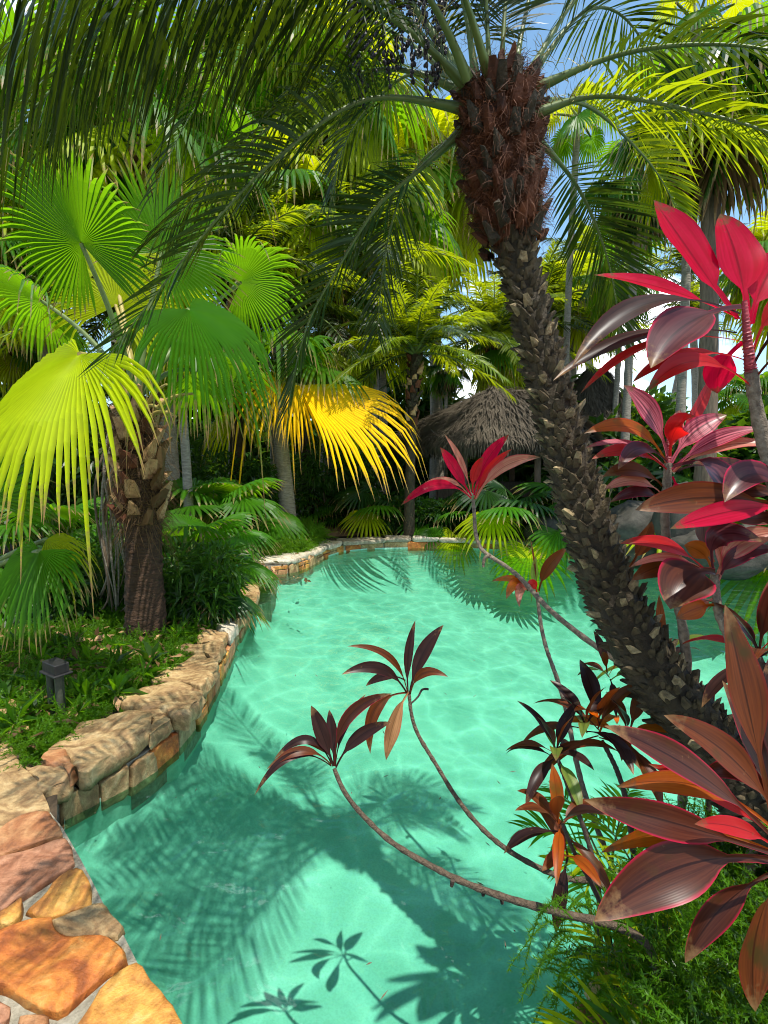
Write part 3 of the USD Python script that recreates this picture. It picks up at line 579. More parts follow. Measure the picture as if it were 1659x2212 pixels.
# ------------------------------------------------------------------ palms
def fan_crown(owner, loc, C, n, R, pet, mats, rng, e0=80, e1=-45, nseg=40, axis_drop=35, tip=0.4, rp=0.014, spread=290, droop=0.25, az0=0.0, pm='rachis_green', skip=None):
    C = np.asarray(C, float)
    for i in range(n):
        az = az0 + i * 2.39996 + rng.normal(0, 0.12); x = (i + 0.5) / n
        el = math.radians(e0 + (e1 - e0) * x ** 0.9 + rng.normal(0, 5))
        d = np.array([math.cos(az) * math.cos(el), math.sin(az) * math.cos(el), math.sin(el)])
        if skip is not None and skip(d): continue
        Lp = pet * rng.uniform(0.85, 1.15) * (0.7 + 0.3 * min(1, 2 * x + 0.3))
        mid = C + d * Lp * 0.5; hub = C + d * Lp - np.array([0, 0, 0.10 * Lp * math.cos(el)])
        ea = el - math.radians(axis_drop * rng.uniform(0.6, 1.3) * (1 if el > -0.6 else 0.4))
        ax = np.array([math.cos(az) * math.cos(ea), math.sin(az) * math.cos(ea), math.sin(ea)])
        up = np.array([-math.cos(az) * math.sin(ea), -math.sin(az) * math.sin(ea), math.cos(ea)]) + rng.normal(0, 0.18, 3)
        m = mats[min(len(mats) - 1, int(x * len(mats)))]
        lf = part(owner, 'fan_leaf', fan_leaf(hub, ax, up, R * rng.uniform(0.85, 1.12), rng, n=nseg, spread=spread, split=rng.uniform(0.42, 0.58), tip=tip * rng.uniform(0.7, 1.4), droop=droop * rng.uniform(0.6, 1.4), cup=rng.uniform(0.05, 0.25)), m, loc=loc)
        part(lf, 'petiole', tube(curve([C, mid, hub], 6), np.linspace(rp * 1.5, rp, 6), 5), pm, smooth=60, loc=loc)

def trunk_mesh(pts, r, k=14, n=40, rng=None, ring=0.0, rough=0.04):
    c = curve(pts, n); rr = np.interp(np.linspace(0, 1, n), np.linspace(0, 1, len(r)), r)
    if ring: rr = rr * (1 + ring * (np.arange(n) % 2))
    return tube(c, rr, k, wob=rough, rng=rng)

def boots(owner, loc, pts, r, s0, s1, n, rng, size, mat, out=0.06, name='leaf_base', tilt=0.8, collect=None):
    """Stubs of old leaf stalks in a spiral round the trunk, each its own part."""
    c = curve(pts, 200); T = unit(np.gradient(c, axis=0))
    for i in range(n):
        s = s0 + (s1 - s0) * (i + 0.5) / n; k = int(s * 199); t = T[k]
        a = i * 2.39996 + rng.normal(0, 0.15)
        e1 = unit(np.cross(t, [0.3, 1, 0.1])); e2 = np.cross(t, e1)
        rad = np.interp(s, np.linspace(0, 1, len(r)), r)
        o = e1 * math.cos(a) + e2 * math.sin(a); sd = np.cross(t, o)
        z = size * rng.uniform(0.8, 1.25); p = c[k] + o * rad * 0.93
        w = z * 0.62; tip = p + o * (out * rng.uniform(0.7, 1.35)) + t * z * tilt * rng.uniform(0.75, 1.2)
        wt = w * rng.uniform(0.22, 0.6)
        V = [p - sd * w - t * z * 0.35, p + sd * w - t * z * 0.35, p + o * out * 0.45 - t * z * 0.1,
             p - sd * w * 0.8 + t * z * 0.45, p + sd * w * 0.8 + t * z * 0.45,
             tip - sd * wt, tip + sd * wt * rng.uniform(0.6, 1.3) - t * z * rng.uniform(0, 0.25), tip - o * out * 0.4 + t * z * 0.05]
        F = [[0, 1, 2], [0, 2, 5], [1, 6, 2], [2, 6, 5], [0, 5, 3], [1, 4, 6], [3, 5, 7], [5, 6, 7], [6, 4, 7], [3, 7, 4]]
        if collect is not None: collect.append((np.array(V) + rng.normal(0, z * 0.07, (8, 3)), np.array(F))); continue
        part(owner, name, (np.array(V) + rng.normal(0, z * 0.09, (8, 3)), np.array(F)), mat[i % len(mat)] if isinstance(mat, list) else mat, loc=loc)

def strands(n, p, d, l, w, rng, sag=0.3, k=4):
    """Loose fibres: thin bent ribbons from the points p along d."""
    s = np.linspace(0, 1, k); sd = unit(np.cross(d, rng.normal(0, 1, (n, 3))))
    b = unit(rng.normal(0, 1, (n, 3))) * (l * 0.25)[:, None]
    c = p[:, None] + d[:, None] * (l[:, None] * s)[..., None] + b[:, None] * (np.sin(s * 3))[None, :, None]
    c[..., 2] -= (sag * l)[:, None] * s ** 2
    ww = (w[:, None] * (1 - 0.85 * s))[..., None] * sd[:, None]
    v = np.stack([c - ww, c + ww], 2); idx = np.arange(n * k * 2).reshape(n, k, 2)
    q = np.stack([idx[:, :-1, 0], idx[:, 1:, 0], idx[:, 1:, 1], idx[:, :-1, 1]], -1).reshape(-1, 4)
    return v.reshape(-1, 3), np.vstack([q[:, [0, 1, 2]], q[:, [0, 2, 3]]])

# --- the leaning feather palm in front
rng = np.random.default_rng(21)
PT = [(1850, 2010, 1.52), (1760, 1900, 1.55), (1640, 1745, 1.60), (1520, 1590, 1.66), (1400, 1430, 1.73), (1310, 1250, 1.79), (1250, 1070, 1.84), (1205, 900, 1.87), (1165, 750, 1.90), (1128, 600, 1.92), (1092, 420, 1.92), (1078, 250, 1.92), (1076, 190, 1.92)]
ppts = np.array([at(*p) for p in PT])
pb = ppts[0].copy(); pb[2] = 0
phx = thing('feather_palm', 'leaning palm with a rough scaly trunk and dark arching feather fronds', 'palm tree', loc=pb)
rr = [0.105, 0.103, 0.100, 0.095, 0.089, 0.082, 0.076, 0.070, 0.064, 0.060, 0.070, 0.088, 0.08]
part(phx, 'trunk', trunk_mesh(ppts, rr, 18, 90, rng, rough=0.14), 'phoenix_bark', smooth=60, loc=pb)
boots(phx, pb, ppts, rr, 0.13, 0.84, 300, rng, 0.028, ['leaf_base_wood', 'stub_wood', 'stub_wood'], out=0.034, tilt=1.0)
st_ = []; boots(phx, pb, ppts, rr, 0.10, 0.85, 900, rng, 0.022, '', out=0.024, tilt=1.0, collect=st_)
part(phx, 'leaf_base_stubs', join(st_), 'stub_wood', kind='stuff', loc=pb)
# the fibrous crown shaft
cs = curve(ppts, 200)[160:199]; n = len(cs)
fr_ = np.interp(np.linspace(0, 1, n), [0, 0.12, 0.4, 0.75, 1], [0.072, 0.108, 0.128, 0.134, 0.110])
v, f = tube(cs, fr_, 26)
v = v + (meshkit.fbm(v * 16, 5, 3)[:, None] - 0.5) * 0.11 * unit(v - np.repeat(np.vstack([cs, cs[-1:]]), 26, 0)[: len(v)])
part(phx, 'fibre_sheath', (v, f), 'rust_fibre', loc=pb)
ns = 9500; k = rng.integers(2, n - 1, ns); a = rng.random(ns) * 6.283
dirs = np.stack([np.cos(a), np.sin(a), rng.normal(0.1, 0.25, ns)], 1)
part(phx, 'fibre', strands(ns, cs[k] + dirs * fr_[k][:, None] * 0.95, unit(dirs * 0.6 + np.stack([rng.normal(0, .5, ns), rng.normal(0, .5, ns), rng.normal(0.35, .7, ns)], 1)), rng.uniform(0.025, 0.10, ns), np.full(ns, 0.0015), rng, 0.6), 'rust_hair', kind='stuff', loc=pb)
boots(phx, pb, ppts, np.array(rr) * 1.66, 0.80, 0.985, 120, rng, 0.036, ['rust_fibre', 'phoenix_bark', 'rust_fibre', 'phoenix_bark'], out=0.046, name='old_leaf_base', tilt=1.5)
FR = [  # midrib points (x, y, depth), leaflet length, leaflets per side, material, leaflet sag, tilt
 ([(1000, 235, 1.90), (880, 213, 1.85), (780, 218, 1.80), (660, 290, 1.75), (540, 395, 1.72), (400, 555, 1.70), (230, 775, 1.72)], 0.34, 110, 'palm_frond', 0.16, 0.2),
 ([(1000, 280, 1.95), (900, 372, 2.0), (820, 440, 2.05), (735, 570, 2.1), (665, 700, 2.15), (622, 880, 2.2)], 0.33, 105, 'palm_frond', 0.14, 0.2),
 ([(1000, 180, 1.85), (900, 80, 1.7), (800, 10, 1.55), (640, -60, 1.42), (420, -70, 1.32), (200, 0, 1.25), (0, 110, 1.2)], 0.40, 110, 'palm_frond', 0.9, -0.2),
 ([(1010, 170, 1.8), (930, 0, 1.6), (780, -150, 1.38), (560, -210, 1.2), (300, -170, 1.08), (60, -60, 1.0), (-120, 90, 0.98)], 0.40, 110, 'palm_frond', 0.9, -0.2),
 ([(1000, 180, 1.88), (820, -60, 1.85), (620, -110, 1.85), (400, -30, 1.85), (210, 120, 1.85), (90, 330, 1.88)], 0.38, 105, 'palm_frond', 0.75, 0.0),
 ([(1000, 190, 2.0), (850, 70, 2.25), (700, 30, 2.45), (560, 90, 2.6), (430, 220, 2.75), (330, 420, 2.85)], 0.40, 100, 'palm_frond', 0.6, 0.1),
 ([(1000, 170, 2.0), (900, 158, 2.2), (840, 190, 2.4), (760, 280, 2.5), (715, 420, 2.55)], 0.34, 80, 'palm_frond', 0.5, 0.2),
 ([(1000, 300, 2.0), (915, 345, 2.3), (860, 440, 2.5), (830, 560, 2.6), (815, 720, 2.6)], 0.36, 90, 'palm_frond', 0.3, 0.25),
 ([(1000, 200, 2.0), (860, 150, 2.0), (700, 190, 1.98), (520, 330, 1.95), (330, 520, 1.95)], 0.36, 100, 'palm_frond', 0.5, 0.1),
 ([(1030, 190, 1.9), (1000, 0, 1.85), (930, -220, 1.75), (800, -400, 1.6), (560, -520, 1.4)], 0.40, 90, 'palm_frond', 0.5, 0.2),
 ([(1058, 190, 1.88), (1050, 0, 1.84), (1030, -260, 1.65), (980, -480, 1.4)], 0.40, 90, 'palm_frond', 0.4, 0.3),
 ([(1080, 190, 1.88), (1092, 0, 1.88), (1110, -260, 1.85), (1120, -500, 1.75)], 0.40, 90, 'palm_frond', 0.4, 0.3),
 ([(1105, 190, 1.9), (1142, 0, 1.95), (1220, -230, 2.0), (1350, -380, 2.0), (1520, -420, 2.0)], 0.40, 90, 'palm_frond', 0.5, 0.3),
 ([(1125, 190, 1.9), (1220, 30, 1.9), (1320, -120, 1.88), (1440, -300, 1.85), (1600, -420, 1.8)], 0.34, 90, 'palm_frond', 0.3, 0.2),
 ([(1000, 180, 1.85), (760, -40, 1.7), (500, -60, 1.6), (260, 60, 1.55), (60, 250, 1.5), (-80, 430, 1.5)], 0.36, 95, 'palm_frond', 0.6, 0.0),
 ([(1130, 200, 1.95), (1200, 90, 2.05), (1275, 20, 2.15), (1345, 35, 2.25), (1412, 140, 2.3), (1448, 340, 2.35)], 0.34, 72, 'palm_frond', 0.5, 0.1),
 ([(1150, 195, 1.9), (1300, 130, 1.8), (1420, 102, 1.7), (1560, 96, 1.6), (1700, 118, 1.5), (1860, 190, 1.45)], 0.32, 66, 'palm_frond', 0.55, 0.1),
 ([(1155, 248, 1.85), (1240, 216, 1.8), (1330, 208, 1.72), (1480, 235, 1.62), (1659, 285, 1.52), (1880, 390, 1.45)], 0.34, 62, 'palm_frond_pale', 0.45, 0.15),
 ([(1155, 225, 1.95), (1260, 225, 2.1), (1340, 285, 2.2), (1420, 375, 2.3), (1460, 450, 2.35)], 0.30, 80, 'palm_frond_pale', 0.35, 1.0),
 ([(1150, 290, 2.0), (1235, 385, 2.15), (1285, 480, 2.25), (1320, 590, 2.3), (1342, 740, 2.35)], 0.36, 85, 'palm_frond', 0.14, 0.15),
 ([(1060, 180, 1.85), (960, -120, 1.45), (760, -420, 1.05), (380, -700, 0.75), (-200, -700, 0.65)], 0.38, 85, 'palm_frond', 0.5, 0.2),
]
for pts, L, nn, m, g, vee in FR:
    lf, rc = frond([at(*p) for p in pts], rng, n=int(nn * 0.78), L=L, W=0.0125, grav=g * 0.75, vee=vee, r0=0.0085, start=0.20, jit=0.55)
    o = part(phx, 'frond', lf, m, loc=pb)
    part(o, 'midrib', rc, 'rachis_green', smooth=60, loc=pb)
# spines on the stalks near the crown
P_, D_ = [], []
for pts, *_ in FR[:19]:
    c = curve([at(*p) for p in pts], 60)[3:12]
    for q in c:
        for s in range(2): P_.append(q); D_.append(unit(rng.normal(0, 1, 3) + [0, 0, 0.5]))
P_ = np.array(P_); part(phx, 'spines', strands(len(P_), P_, np.array(D_), rng.uniform(0.05, 0.11, len(P_)), np.full(len(P_), 0.0022), rng, 0.0, 3), 'petiole_tan', kind='stuff', loc=pb)
# hanging strings of dark berries
tri8 = trimesh.creation.icosphere(0, 1.0)
for i in range(22):
    x0, y0 = rng.uniform(690, 960), rng.uniform(-60, 15); dt = rng.uniform(1.72, 1.98)
    a = at(x0, y0, dt); l = rng.uniform(0.16, 0.34)
    c = curve([at(985, 150, 1.9) * 0.35 + at(x0 + 40, -60, dt) * 0.65, a, a + [rng.normal(0, .02), rng.normal(0, .02), -l * 0.6], a + [rng.normal(0, .03), rng.normal(0, .03), -l]], 26)
    ms = [tube(c, 0.0022, 4)]
    for q in c[6:]:
        for _ in range(2):
            ms.append((tri8.vertices * rng.uniform(0.005, 0.0085) * [1, 1, 1.4] + q + rng.normal(0, 0.007, 3), tri8.faces))
    part(phx, 'berry_string', join(ms), 'berry_dark', loc=pb)

# --- fan palm on the left, with its big leaves
rng = np.random.default_rng(31)
b0 = ground(315, 1375); t0 = 4.3
lp = thing('fan_palm', 'stout fan palm with a cracked dark trunk and shaggy orange leaf bases on the left', 'palm tree', loc=b0)
lpts = np.array([b0 - [0, 0, 0.05], at(312, 1240, t0), at(308, 1100, t0), at(300, 960, t0), at(295, 860, t0)])
part(lp, 'trunk', trunk_mesh(lpts, [0.165, 0.145, 0.14, 0.13, 0.11], 22, 70, rng, ring=0.05, rough=0.13), 'dark_bark', smooth=40, loc=b0)
boots(lp, b0, lpts, [0.15, 0.15, 0.16, 0.17, 0.13], 0.46, 0.98, 60, rng, 0.095, ['boot_wood', 'dry_leaf', 'boot_wood', 'rust_fibre'], out=0.085, tilt=1.3)
ns = 1500; cs = curve(lpts, 60); k = rng.integers(27, 58, ns); a = rng.random(ns) * 6.283; d = np.stack([np.cos(a), np.sin(a), rng.normal(0, .4, ns)], 1)
part(lp, 'fibre', strands(ns, cs[k] + d * 0.14, unit(d + rng.normal(0, .5, (ns, 3))), rng.uniform(0.08, 0.26, ns), np.full(ns, 0.003), rng, 0.9), 'dry_leaf', kind='stuff', loc=b0)
Cl = at(297, 860, t0)
def big_leaf(owner, loc, C, hub, ax, up, R, mat, pm='rachis_green', n=54, bend=0.1, rp=0.016, **kw):
    hub = np.asarray(hub, float)
    lf = part(owner, 'fan_leaf', fan_leaf(hub, ax, up, R, rng, n=n, **kw), mat, loc=loc)
    mid = (np.asarray(C) + hub) / 2 + [0, 0, bend]
    part(lf, 'petiole', tube(curve([C, mid, hub], 10), np.linspace(rp * 1.7, rp, 10), 7), pm, smooth=60, loc=loc)
for hub, ax, up, R, m, kw in [
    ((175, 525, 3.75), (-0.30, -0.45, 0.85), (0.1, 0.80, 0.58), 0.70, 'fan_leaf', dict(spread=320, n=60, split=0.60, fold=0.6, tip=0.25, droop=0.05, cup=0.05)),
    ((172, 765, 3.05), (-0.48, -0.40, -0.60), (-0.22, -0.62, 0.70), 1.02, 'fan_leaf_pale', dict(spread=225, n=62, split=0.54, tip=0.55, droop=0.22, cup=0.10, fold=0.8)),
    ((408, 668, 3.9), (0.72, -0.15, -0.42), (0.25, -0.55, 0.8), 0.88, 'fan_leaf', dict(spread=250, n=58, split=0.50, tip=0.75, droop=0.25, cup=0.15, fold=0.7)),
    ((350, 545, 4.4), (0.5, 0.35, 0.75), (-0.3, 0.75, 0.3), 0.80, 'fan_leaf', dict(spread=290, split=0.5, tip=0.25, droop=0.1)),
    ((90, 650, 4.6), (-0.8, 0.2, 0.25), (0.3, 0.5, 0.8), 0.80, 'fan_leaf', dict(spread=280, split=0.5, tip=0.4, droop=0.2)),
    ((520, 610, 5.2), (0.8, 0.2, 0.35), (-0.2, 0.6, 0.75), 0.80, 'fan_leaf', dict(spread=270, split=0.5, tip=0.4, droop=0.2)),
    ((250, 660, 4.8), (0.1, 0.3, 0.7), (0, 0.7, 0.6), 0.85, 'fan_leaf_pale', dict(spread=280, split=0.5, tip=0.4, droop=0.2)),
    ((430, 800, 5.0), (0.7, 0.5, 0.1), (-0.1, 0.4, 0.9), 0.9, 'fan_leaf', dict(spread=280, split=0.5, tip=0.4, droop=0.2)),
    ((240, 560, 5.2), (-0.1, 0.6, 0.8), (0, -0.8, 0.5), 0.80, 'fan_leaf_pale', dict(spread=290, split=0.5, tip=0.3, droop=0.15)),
]:
    big_leaf(lp, b0, Cl, at(*hub), ax, up, R, m, 'petiole_tan' if m != 'fan_leaf' else 'rachis_green', **kw)
for hx, hy in [(360, 830), (420, 850), (235, 800), (340, 880), (380, 900), (250, 850)]:  # bare old stalks
    part(lp, 'old_petiole', tube(curve([at(300, 930, t0), at((300 + hx) / 2, (900 + hy) / 2 - 10, t0 - 0.1), at(hx, hy, t0 - 0.25)], 8), np.linspace(0.026, 0.010, 8), 6), 'petiole_tan', smooth=60, loc=b0)
# dead grey stalks and roots hanging left of the trunk
for i in range(22):
    x = rng.uniform(215, 285); y0 = rng.uniform(880, 1010)
    c = curve([at(x + 25, y0, t0 + 0.15), at(x + rng.normal(0, 10), y0 + 130, t0 + 0.1), at(x + rng.normal(5, 18), y0 + 270, t0 + 0.1), ground(x + rng.normal(0, 20), 1320 + rng.uniform(-25, 15))], 14)
    part(lp, 'hanging_stalk', tube(c, np.linspace(0.012, 0.006, 14) * rng.uniform(0.5, 1.2), 5), 'grey_bark' if i % 3 else 'wood_post', smooth=60, loc=b0)

# --- grey trunked palm on the far bank, with the yellow leaf
rng = np.random.default_rng(41)
b1 = ground(622, 1150, 0.10); b1[2] = -0.03; t1 = b1[1] / ray(620, 1000)[1]
gp = thing('fan_palm', 'slim grey ringed trunk palm with one big golden yellow fan leaf on the far bank', 'palm tree', loc=b1)
gpts = np.array([b1, at(620, 1090, t1), at(612, 1010, t1), at(606, 920, t1), at(604, 840, t1)])
part(gp, 'trunk', trunk_mesh(gpts, [0.19, 0.16, 0.15, 0.135, 0.125], 20, 76, rng, ring=0.03, rough=0.02), 'grey_bark', smooth=40, loc=b1)
C1 = at(606, 850, t1)
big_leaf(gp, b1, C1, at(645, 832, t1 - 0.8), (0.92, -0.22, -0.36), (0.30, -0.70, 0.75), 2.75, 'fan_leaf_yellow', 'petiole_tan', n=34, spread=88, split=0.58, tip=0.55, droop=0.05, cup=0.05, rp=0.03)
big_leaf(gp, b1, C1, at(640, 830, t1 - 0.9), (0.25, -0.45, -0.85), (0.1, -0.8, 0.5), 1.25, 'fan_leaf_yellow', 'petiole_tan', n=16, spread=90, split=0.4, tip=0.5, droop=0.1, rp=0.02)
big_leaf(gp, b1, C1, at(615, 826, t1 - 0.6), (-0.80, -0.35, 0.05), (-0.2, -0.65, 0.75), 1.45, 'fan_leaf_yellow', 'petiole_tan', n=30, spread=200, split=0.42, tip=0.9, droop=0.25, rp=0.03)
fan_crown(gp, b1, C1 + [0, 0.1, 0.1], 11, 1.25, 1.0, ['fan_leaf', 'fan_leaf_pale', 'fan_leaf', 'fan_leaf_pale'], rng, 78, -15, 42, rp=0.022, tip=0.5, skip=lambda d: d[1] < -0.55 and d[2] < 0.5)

# --- prototypes of the palms behind, and their copies
def bg_fan_palm(name, label, group, loc, H, lean, r, n, R, pet, mats, seed, bark='grey_bark', skirt=0, boot=None, nseg=32, e1=-50, scale=1.0):
    rng = np.random.default_rng(seed); loc = np.asarray(loc, float)
    o = thing(name, label, 'palm tree', group, loc=loc, scale=scale)
    pts = np.array([[0, 0, -0.05], [lean * 0.2, 0, H * 0.35], [lean * 0.6, 0.05, H * 0.7], [lean, 0, H]])
    part(o, 'trunk', trunk_mesh(pts, [r * 1.25, r, r * 0.9, r * 0.95], 12, 50, rng, ring=0.03), bark, smooth=40)
    C = pts[-1]
    if boot: boots(o, None, pts, [r, r, r * 1.1, r * 1.35], boot[0], 0.99, boot[1], rng, r * 1.0, ['boot_wood', 'rust_fibre', 'phoenix_bark'], out=r * 0.7, tilt=1.2)
    fan_crown(o, None, C, n, R, pet, mats, rng, 85, e1, nseg, tip=0.5, rp=0.018)
    if skirt: fan_crown(o, None, C - [0, 0, 0.2], skirt, R * 0.95, pet * 0.55, ['dry_leaf', 'fan_leaf_dark'], rng, -50, -80, nseg, tip=0.6, droop=0.3, rp=0.015)
    return o
def bg_feather_palm(name, label, group, loc, H, lean, r, n, L, leaf, mats, seed, bark='grey_bark', nl=46, boot=None, scale=1.0, W=0.03):
    rng = np.random.default_rng(seed); loc = np.asarray(loc, float)
    o = thing(name, label, 'palm tree', group, loc=loc, scale=scale)
    pts = np.array([[0, 0, -0.05], [lean * 0.2, 0, H * 0.35], [lean * 0.6, 0.05, H * 0.7], [lean, 0, H]])
    part(o, 'trunk', trunk_mesh(pts, [r * 1.25, r, r * 0.9, r * 0.9], 12, 50, rng, ring=0.03), bark, smooth=40)
    if boot: boots(o, None, pts, [r, r, r * 1.1, r * 1.35], boot[0], 0.99, boot[1], rng, r * 1.0, ['boot_wood', 'rust_fibre', 'phoenix_bark'], out=r * 0.7, tilt=1.2)
    for i in range(n):
        az = i * 2.39996 + rng.normal(0, .1); x = (i + 0.5) / n; e = math.radians(82 - 75 * x + rng.normal(0, 5))
        h = np.array([math.cos(az), math.sin(az), 0]); l = L * rng.uniform(0.85, 1.1); dr = 0.45 + 0.55 * x
        q = [pts[-1] + h * l * s * (math.cos(e) + 0.35 * s * dr) * 0.85 + np.array([0, 0, l * (math.sin(e) * s + 0.10 * math.cos(e) * s - dr * 0.72 * s * s)]) for s in (0, 0.25, 0.5, 0.75, 1.0)]
        lf, rc = frond(q, rng, n=nl, L=leaf, W=W, grav=0.45, vee=0.3, r0=0.018, start=0.12, st=4, ks=14)
        p = part(o, 'frond', lf, mats[i % len(mats)]); part(p, 'midrib', rc, 'rachis_green', smooth=60)
    return o
def top(px, py, t): return at(px, py, t)
def place(make, H, px, py, t, **kw):
    c = top(px, py, t); return make(loc=(c[0], c[1], 0), scale=c[2] / H, **kw)
def again(proto, name, H, px, py, t, rot, label, group=None):
    c = top(px, py, t); return copy_of(proto, name, (c[0], c[1], 0), rot, c[2] / H, label, 'palm tree', group)
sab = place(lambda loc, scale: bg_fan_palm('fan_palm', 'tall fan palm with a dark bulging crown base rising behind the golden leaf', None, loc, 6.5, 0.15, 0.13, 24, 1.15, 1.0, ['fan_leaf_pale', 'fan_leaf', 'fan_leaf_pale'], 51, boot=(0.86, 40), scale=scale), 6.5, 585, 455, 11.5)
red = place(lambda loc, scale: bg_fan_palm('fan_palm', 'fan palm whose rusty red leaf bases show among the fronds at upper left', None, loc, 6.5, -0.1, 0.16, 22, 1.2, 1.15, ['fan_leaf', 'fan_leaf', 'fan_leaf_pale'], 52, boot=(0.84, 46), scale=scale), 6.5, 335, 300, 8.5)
was = place(lambda loc, scale: bg_fan_palm('fan_palm', 'tall fan palm with hanging dead leaves against the sky right of the leaning trunk', None, loc, 7.5, 0.1, 0.09, 17, 0.82, 0.75, ['fan_leaf', 'fan_leaf_dark', 'fan_leaf'], 53, skirt=9, scale=scale), 7.5, 1375, 380, 12.5)
fea = place(lambda loc, scale: bg_feather_palm('feather_palm', 'bushy feather palm with yellowish fronds above the left end of the thatched roof', None, loc, 3.4, 0.1, 0.09, 36, 1.85, 0.40, ['palm_frond_pale', 'palm_frond_pale', 'palm_frond'], 54, bark='phoenix_bark', nl=56, boot=(0.6, 40), scale=scale), 3.4, 885, 765, 10.0)
coc = place(lambda loc, scale: bg_feather_palm('feather_palm', 'far slender coconut palm seen between the dark red ti leaves', None, loc, 7.0, 0.9, 0.12, 22, 2.3, 0.55, ['palm_frond', 'palm_frond_pale'], 55, nl=44, W=0.045, scale=scale), 7.0, 1445, 690, 23)
slm = place(lambda loc, scale: bg_fan_palm('fan_palm', 'very slim fan palm just right of the leaning palm crown shaft', None, loc, 8.0, 0.1, 0.07, 10, 0.5, 0.45, ['fan_leaf_pale', 'fan_leaf'], 57, scale=scale), 8.0, 1238, 255, 13.5)
drk = place(lambda loc, scale: bg_fan_palm('fan_palm', 'fan palm with a dark trunk and brown leaf bases in the upper right corner', None, loc, 5.6, -0.15, 0.11, 17, 0.82, 0.65, ['fan_leaf', 'fan_leaf_dark', 'fan_leaf_pale'], 56, bark='wood_post', boot=(0.80, 44), skirt=6, scale=scale), 5.6, 1575, 215, 7.6)
FB = [
 (sab, 'fan_palm', 6.5, 700, 215, 13.0, 70, 'pale fan palm crown under the sky left of the hanging berry strings'),
 (sab, 'fan_palm', 6.5, 395, 720, 7.6, 200, 'fan palm with a pale grey trunk directly behind the stout left palm'),
 (red, 'fan_palm', 6.5, 90, 330, 9.0, 130, 'fan palm crown filling the gap near the upper left corner'),
 (was, 'fan_palm', 7.5, 480, 170, 14.0, 40, 'distant fan palm crown between the two tall left palms'),
 (sab, 'fan_palm', 6.5, 800, 470, 14.0, 10, 'distant fan palm crown left of the leaning palm crown shaft'),
 (sab, 'fan_palm', 6.5, 1085, 765, 15.2, 260, 'fan palm just above the ridge of the thatched roof'),
 (fea, 'feather_palm', 3.4, 1060, 735, 14.5, 45, 'feather palm rising behind the thatched roof'),
 (fea, 'feather_palm', 3.4, 1180, 700, 18.0, 145, 'feather palm behind the leaning trunk above the small hut'),
 (sab, 'fan_palm', 6.5, 745, 770, 13.5, 100, 'low fan palm in the sunlit tangle behind the golden leaf'),
 (red, 'fan_palm', 6.5, 830, 690, 15.0, 15, 'fan palm in the sunlit tangle left of the bushy feather palm'),
 (fea, 'feather_palm', 3.4, 660, 700, 12.0, 160, 'low feather palm right above the grey palm crown'),
 (sab, 'fan_palm', 6.5, 500, 760, 11.5, 220, 'low fan palm left of the grey palm crown'),
 (fea, 'feather_palm', 3.4, 740, 600, 12.5, 210, 'feather palm rising behind the golden leaf palm'),
 (sab, 'fan_palm', 6.5, 1250, 640, 19.0, 120, 'small bright fan palm right of the leaning trunk above the hut'),
 (was, 'fan_palm', 7.5, 1340, 600, 15.0, 250, 'fan palm with a tall grey trunk right of the small hut'),
 (coc, 'feather_palm', 7.0, 1290, 560, 26.0, 80, 'distant feather palm against the white cloud'),
 (coc, 'feather_palm', 7.0, 1530, 600, 25.0, 200, 'distant feather palm behind the pink ti leaves'),
 (sab, 'fan_palm', 6.5, 1700, 560, 14.0, 60, 'fan palm partly cut by the right edge beside the cloud'),
 (slm, 'fan_palm', 8.0, 1520, 50, 9.0, 140, 'fan palm whose upright fans top the upper right sky'),
 (was, 'fan_palm', 7.5, 220, 120, 12.5, 300, 'dark fan palm behind the hanging fronds at the top left'),
 (sab, 'fan_palm', 6.5, 15, 740, 10.5, 75, 'low fan palm in the gap at the left edge above the big yellow green leaf'),
 (sab, 'fan_palm', 6.5, -60, 560, 8.0, 30, 'fan palm cut by the left edge behind the glowing green leaf'),
 (fea, 'feather_palm', 3.4, 500, 620, 10.0, 300, 'feather palm between the grey trunk and the tall palm behind'),
 (sab, 'fan_palm', 6.5, 950, 400, 17.0, 150, 'faint fan palm crown far behind the leaning palm crown shaft'),
 (fea, 'feather_palm', 3.4, 250, 700, 9.0, 20, 'feather palm glimpsed through the leaves of the stout left palm'),
]
for pr, nm, H, x, y, t, rot, lb in FB: again(pr, nm, H, x, y, t, rot, lb)

# ------------------------------------------------------------------ ti plants
rng = np.random.default_rng(61)
def ti_stem(owner, loc, pts, r, mat='ti_stem', name='stem'):
    p = curve(pts, 80); rr = np.linspace(r[0], r[1], 80) * (1 + 0.13 * (np.arange(80) % 4 == 0)) * (1 + 0.14 * rng.random(80))
    part(owner, name, tube(p, rr, 9, wob=0.08, rng=rng), mat, smooth=50, loc=loc)
def ti_leaf(owner, loc, b, m, t, w, mat, d0, d1, up=(0, -1, 0.6), **kw):
    """b, m, t: where the leaf starts, bends and ends; w: its width there; d0, d1: how far away its foot and its point are."""
    dm = (d0 + d1) / 2
    mesh, uv = blade(at(*b, d0), at(*m, dm), at(*t, d1), w * dm / FOC, rng, up=np.asarray(up, float) + rng.normal(0, 0.10, 3), **kw)
    part(owner, 'leaf', mesh, mat, smooth=True, uv=uv, loc=loc)
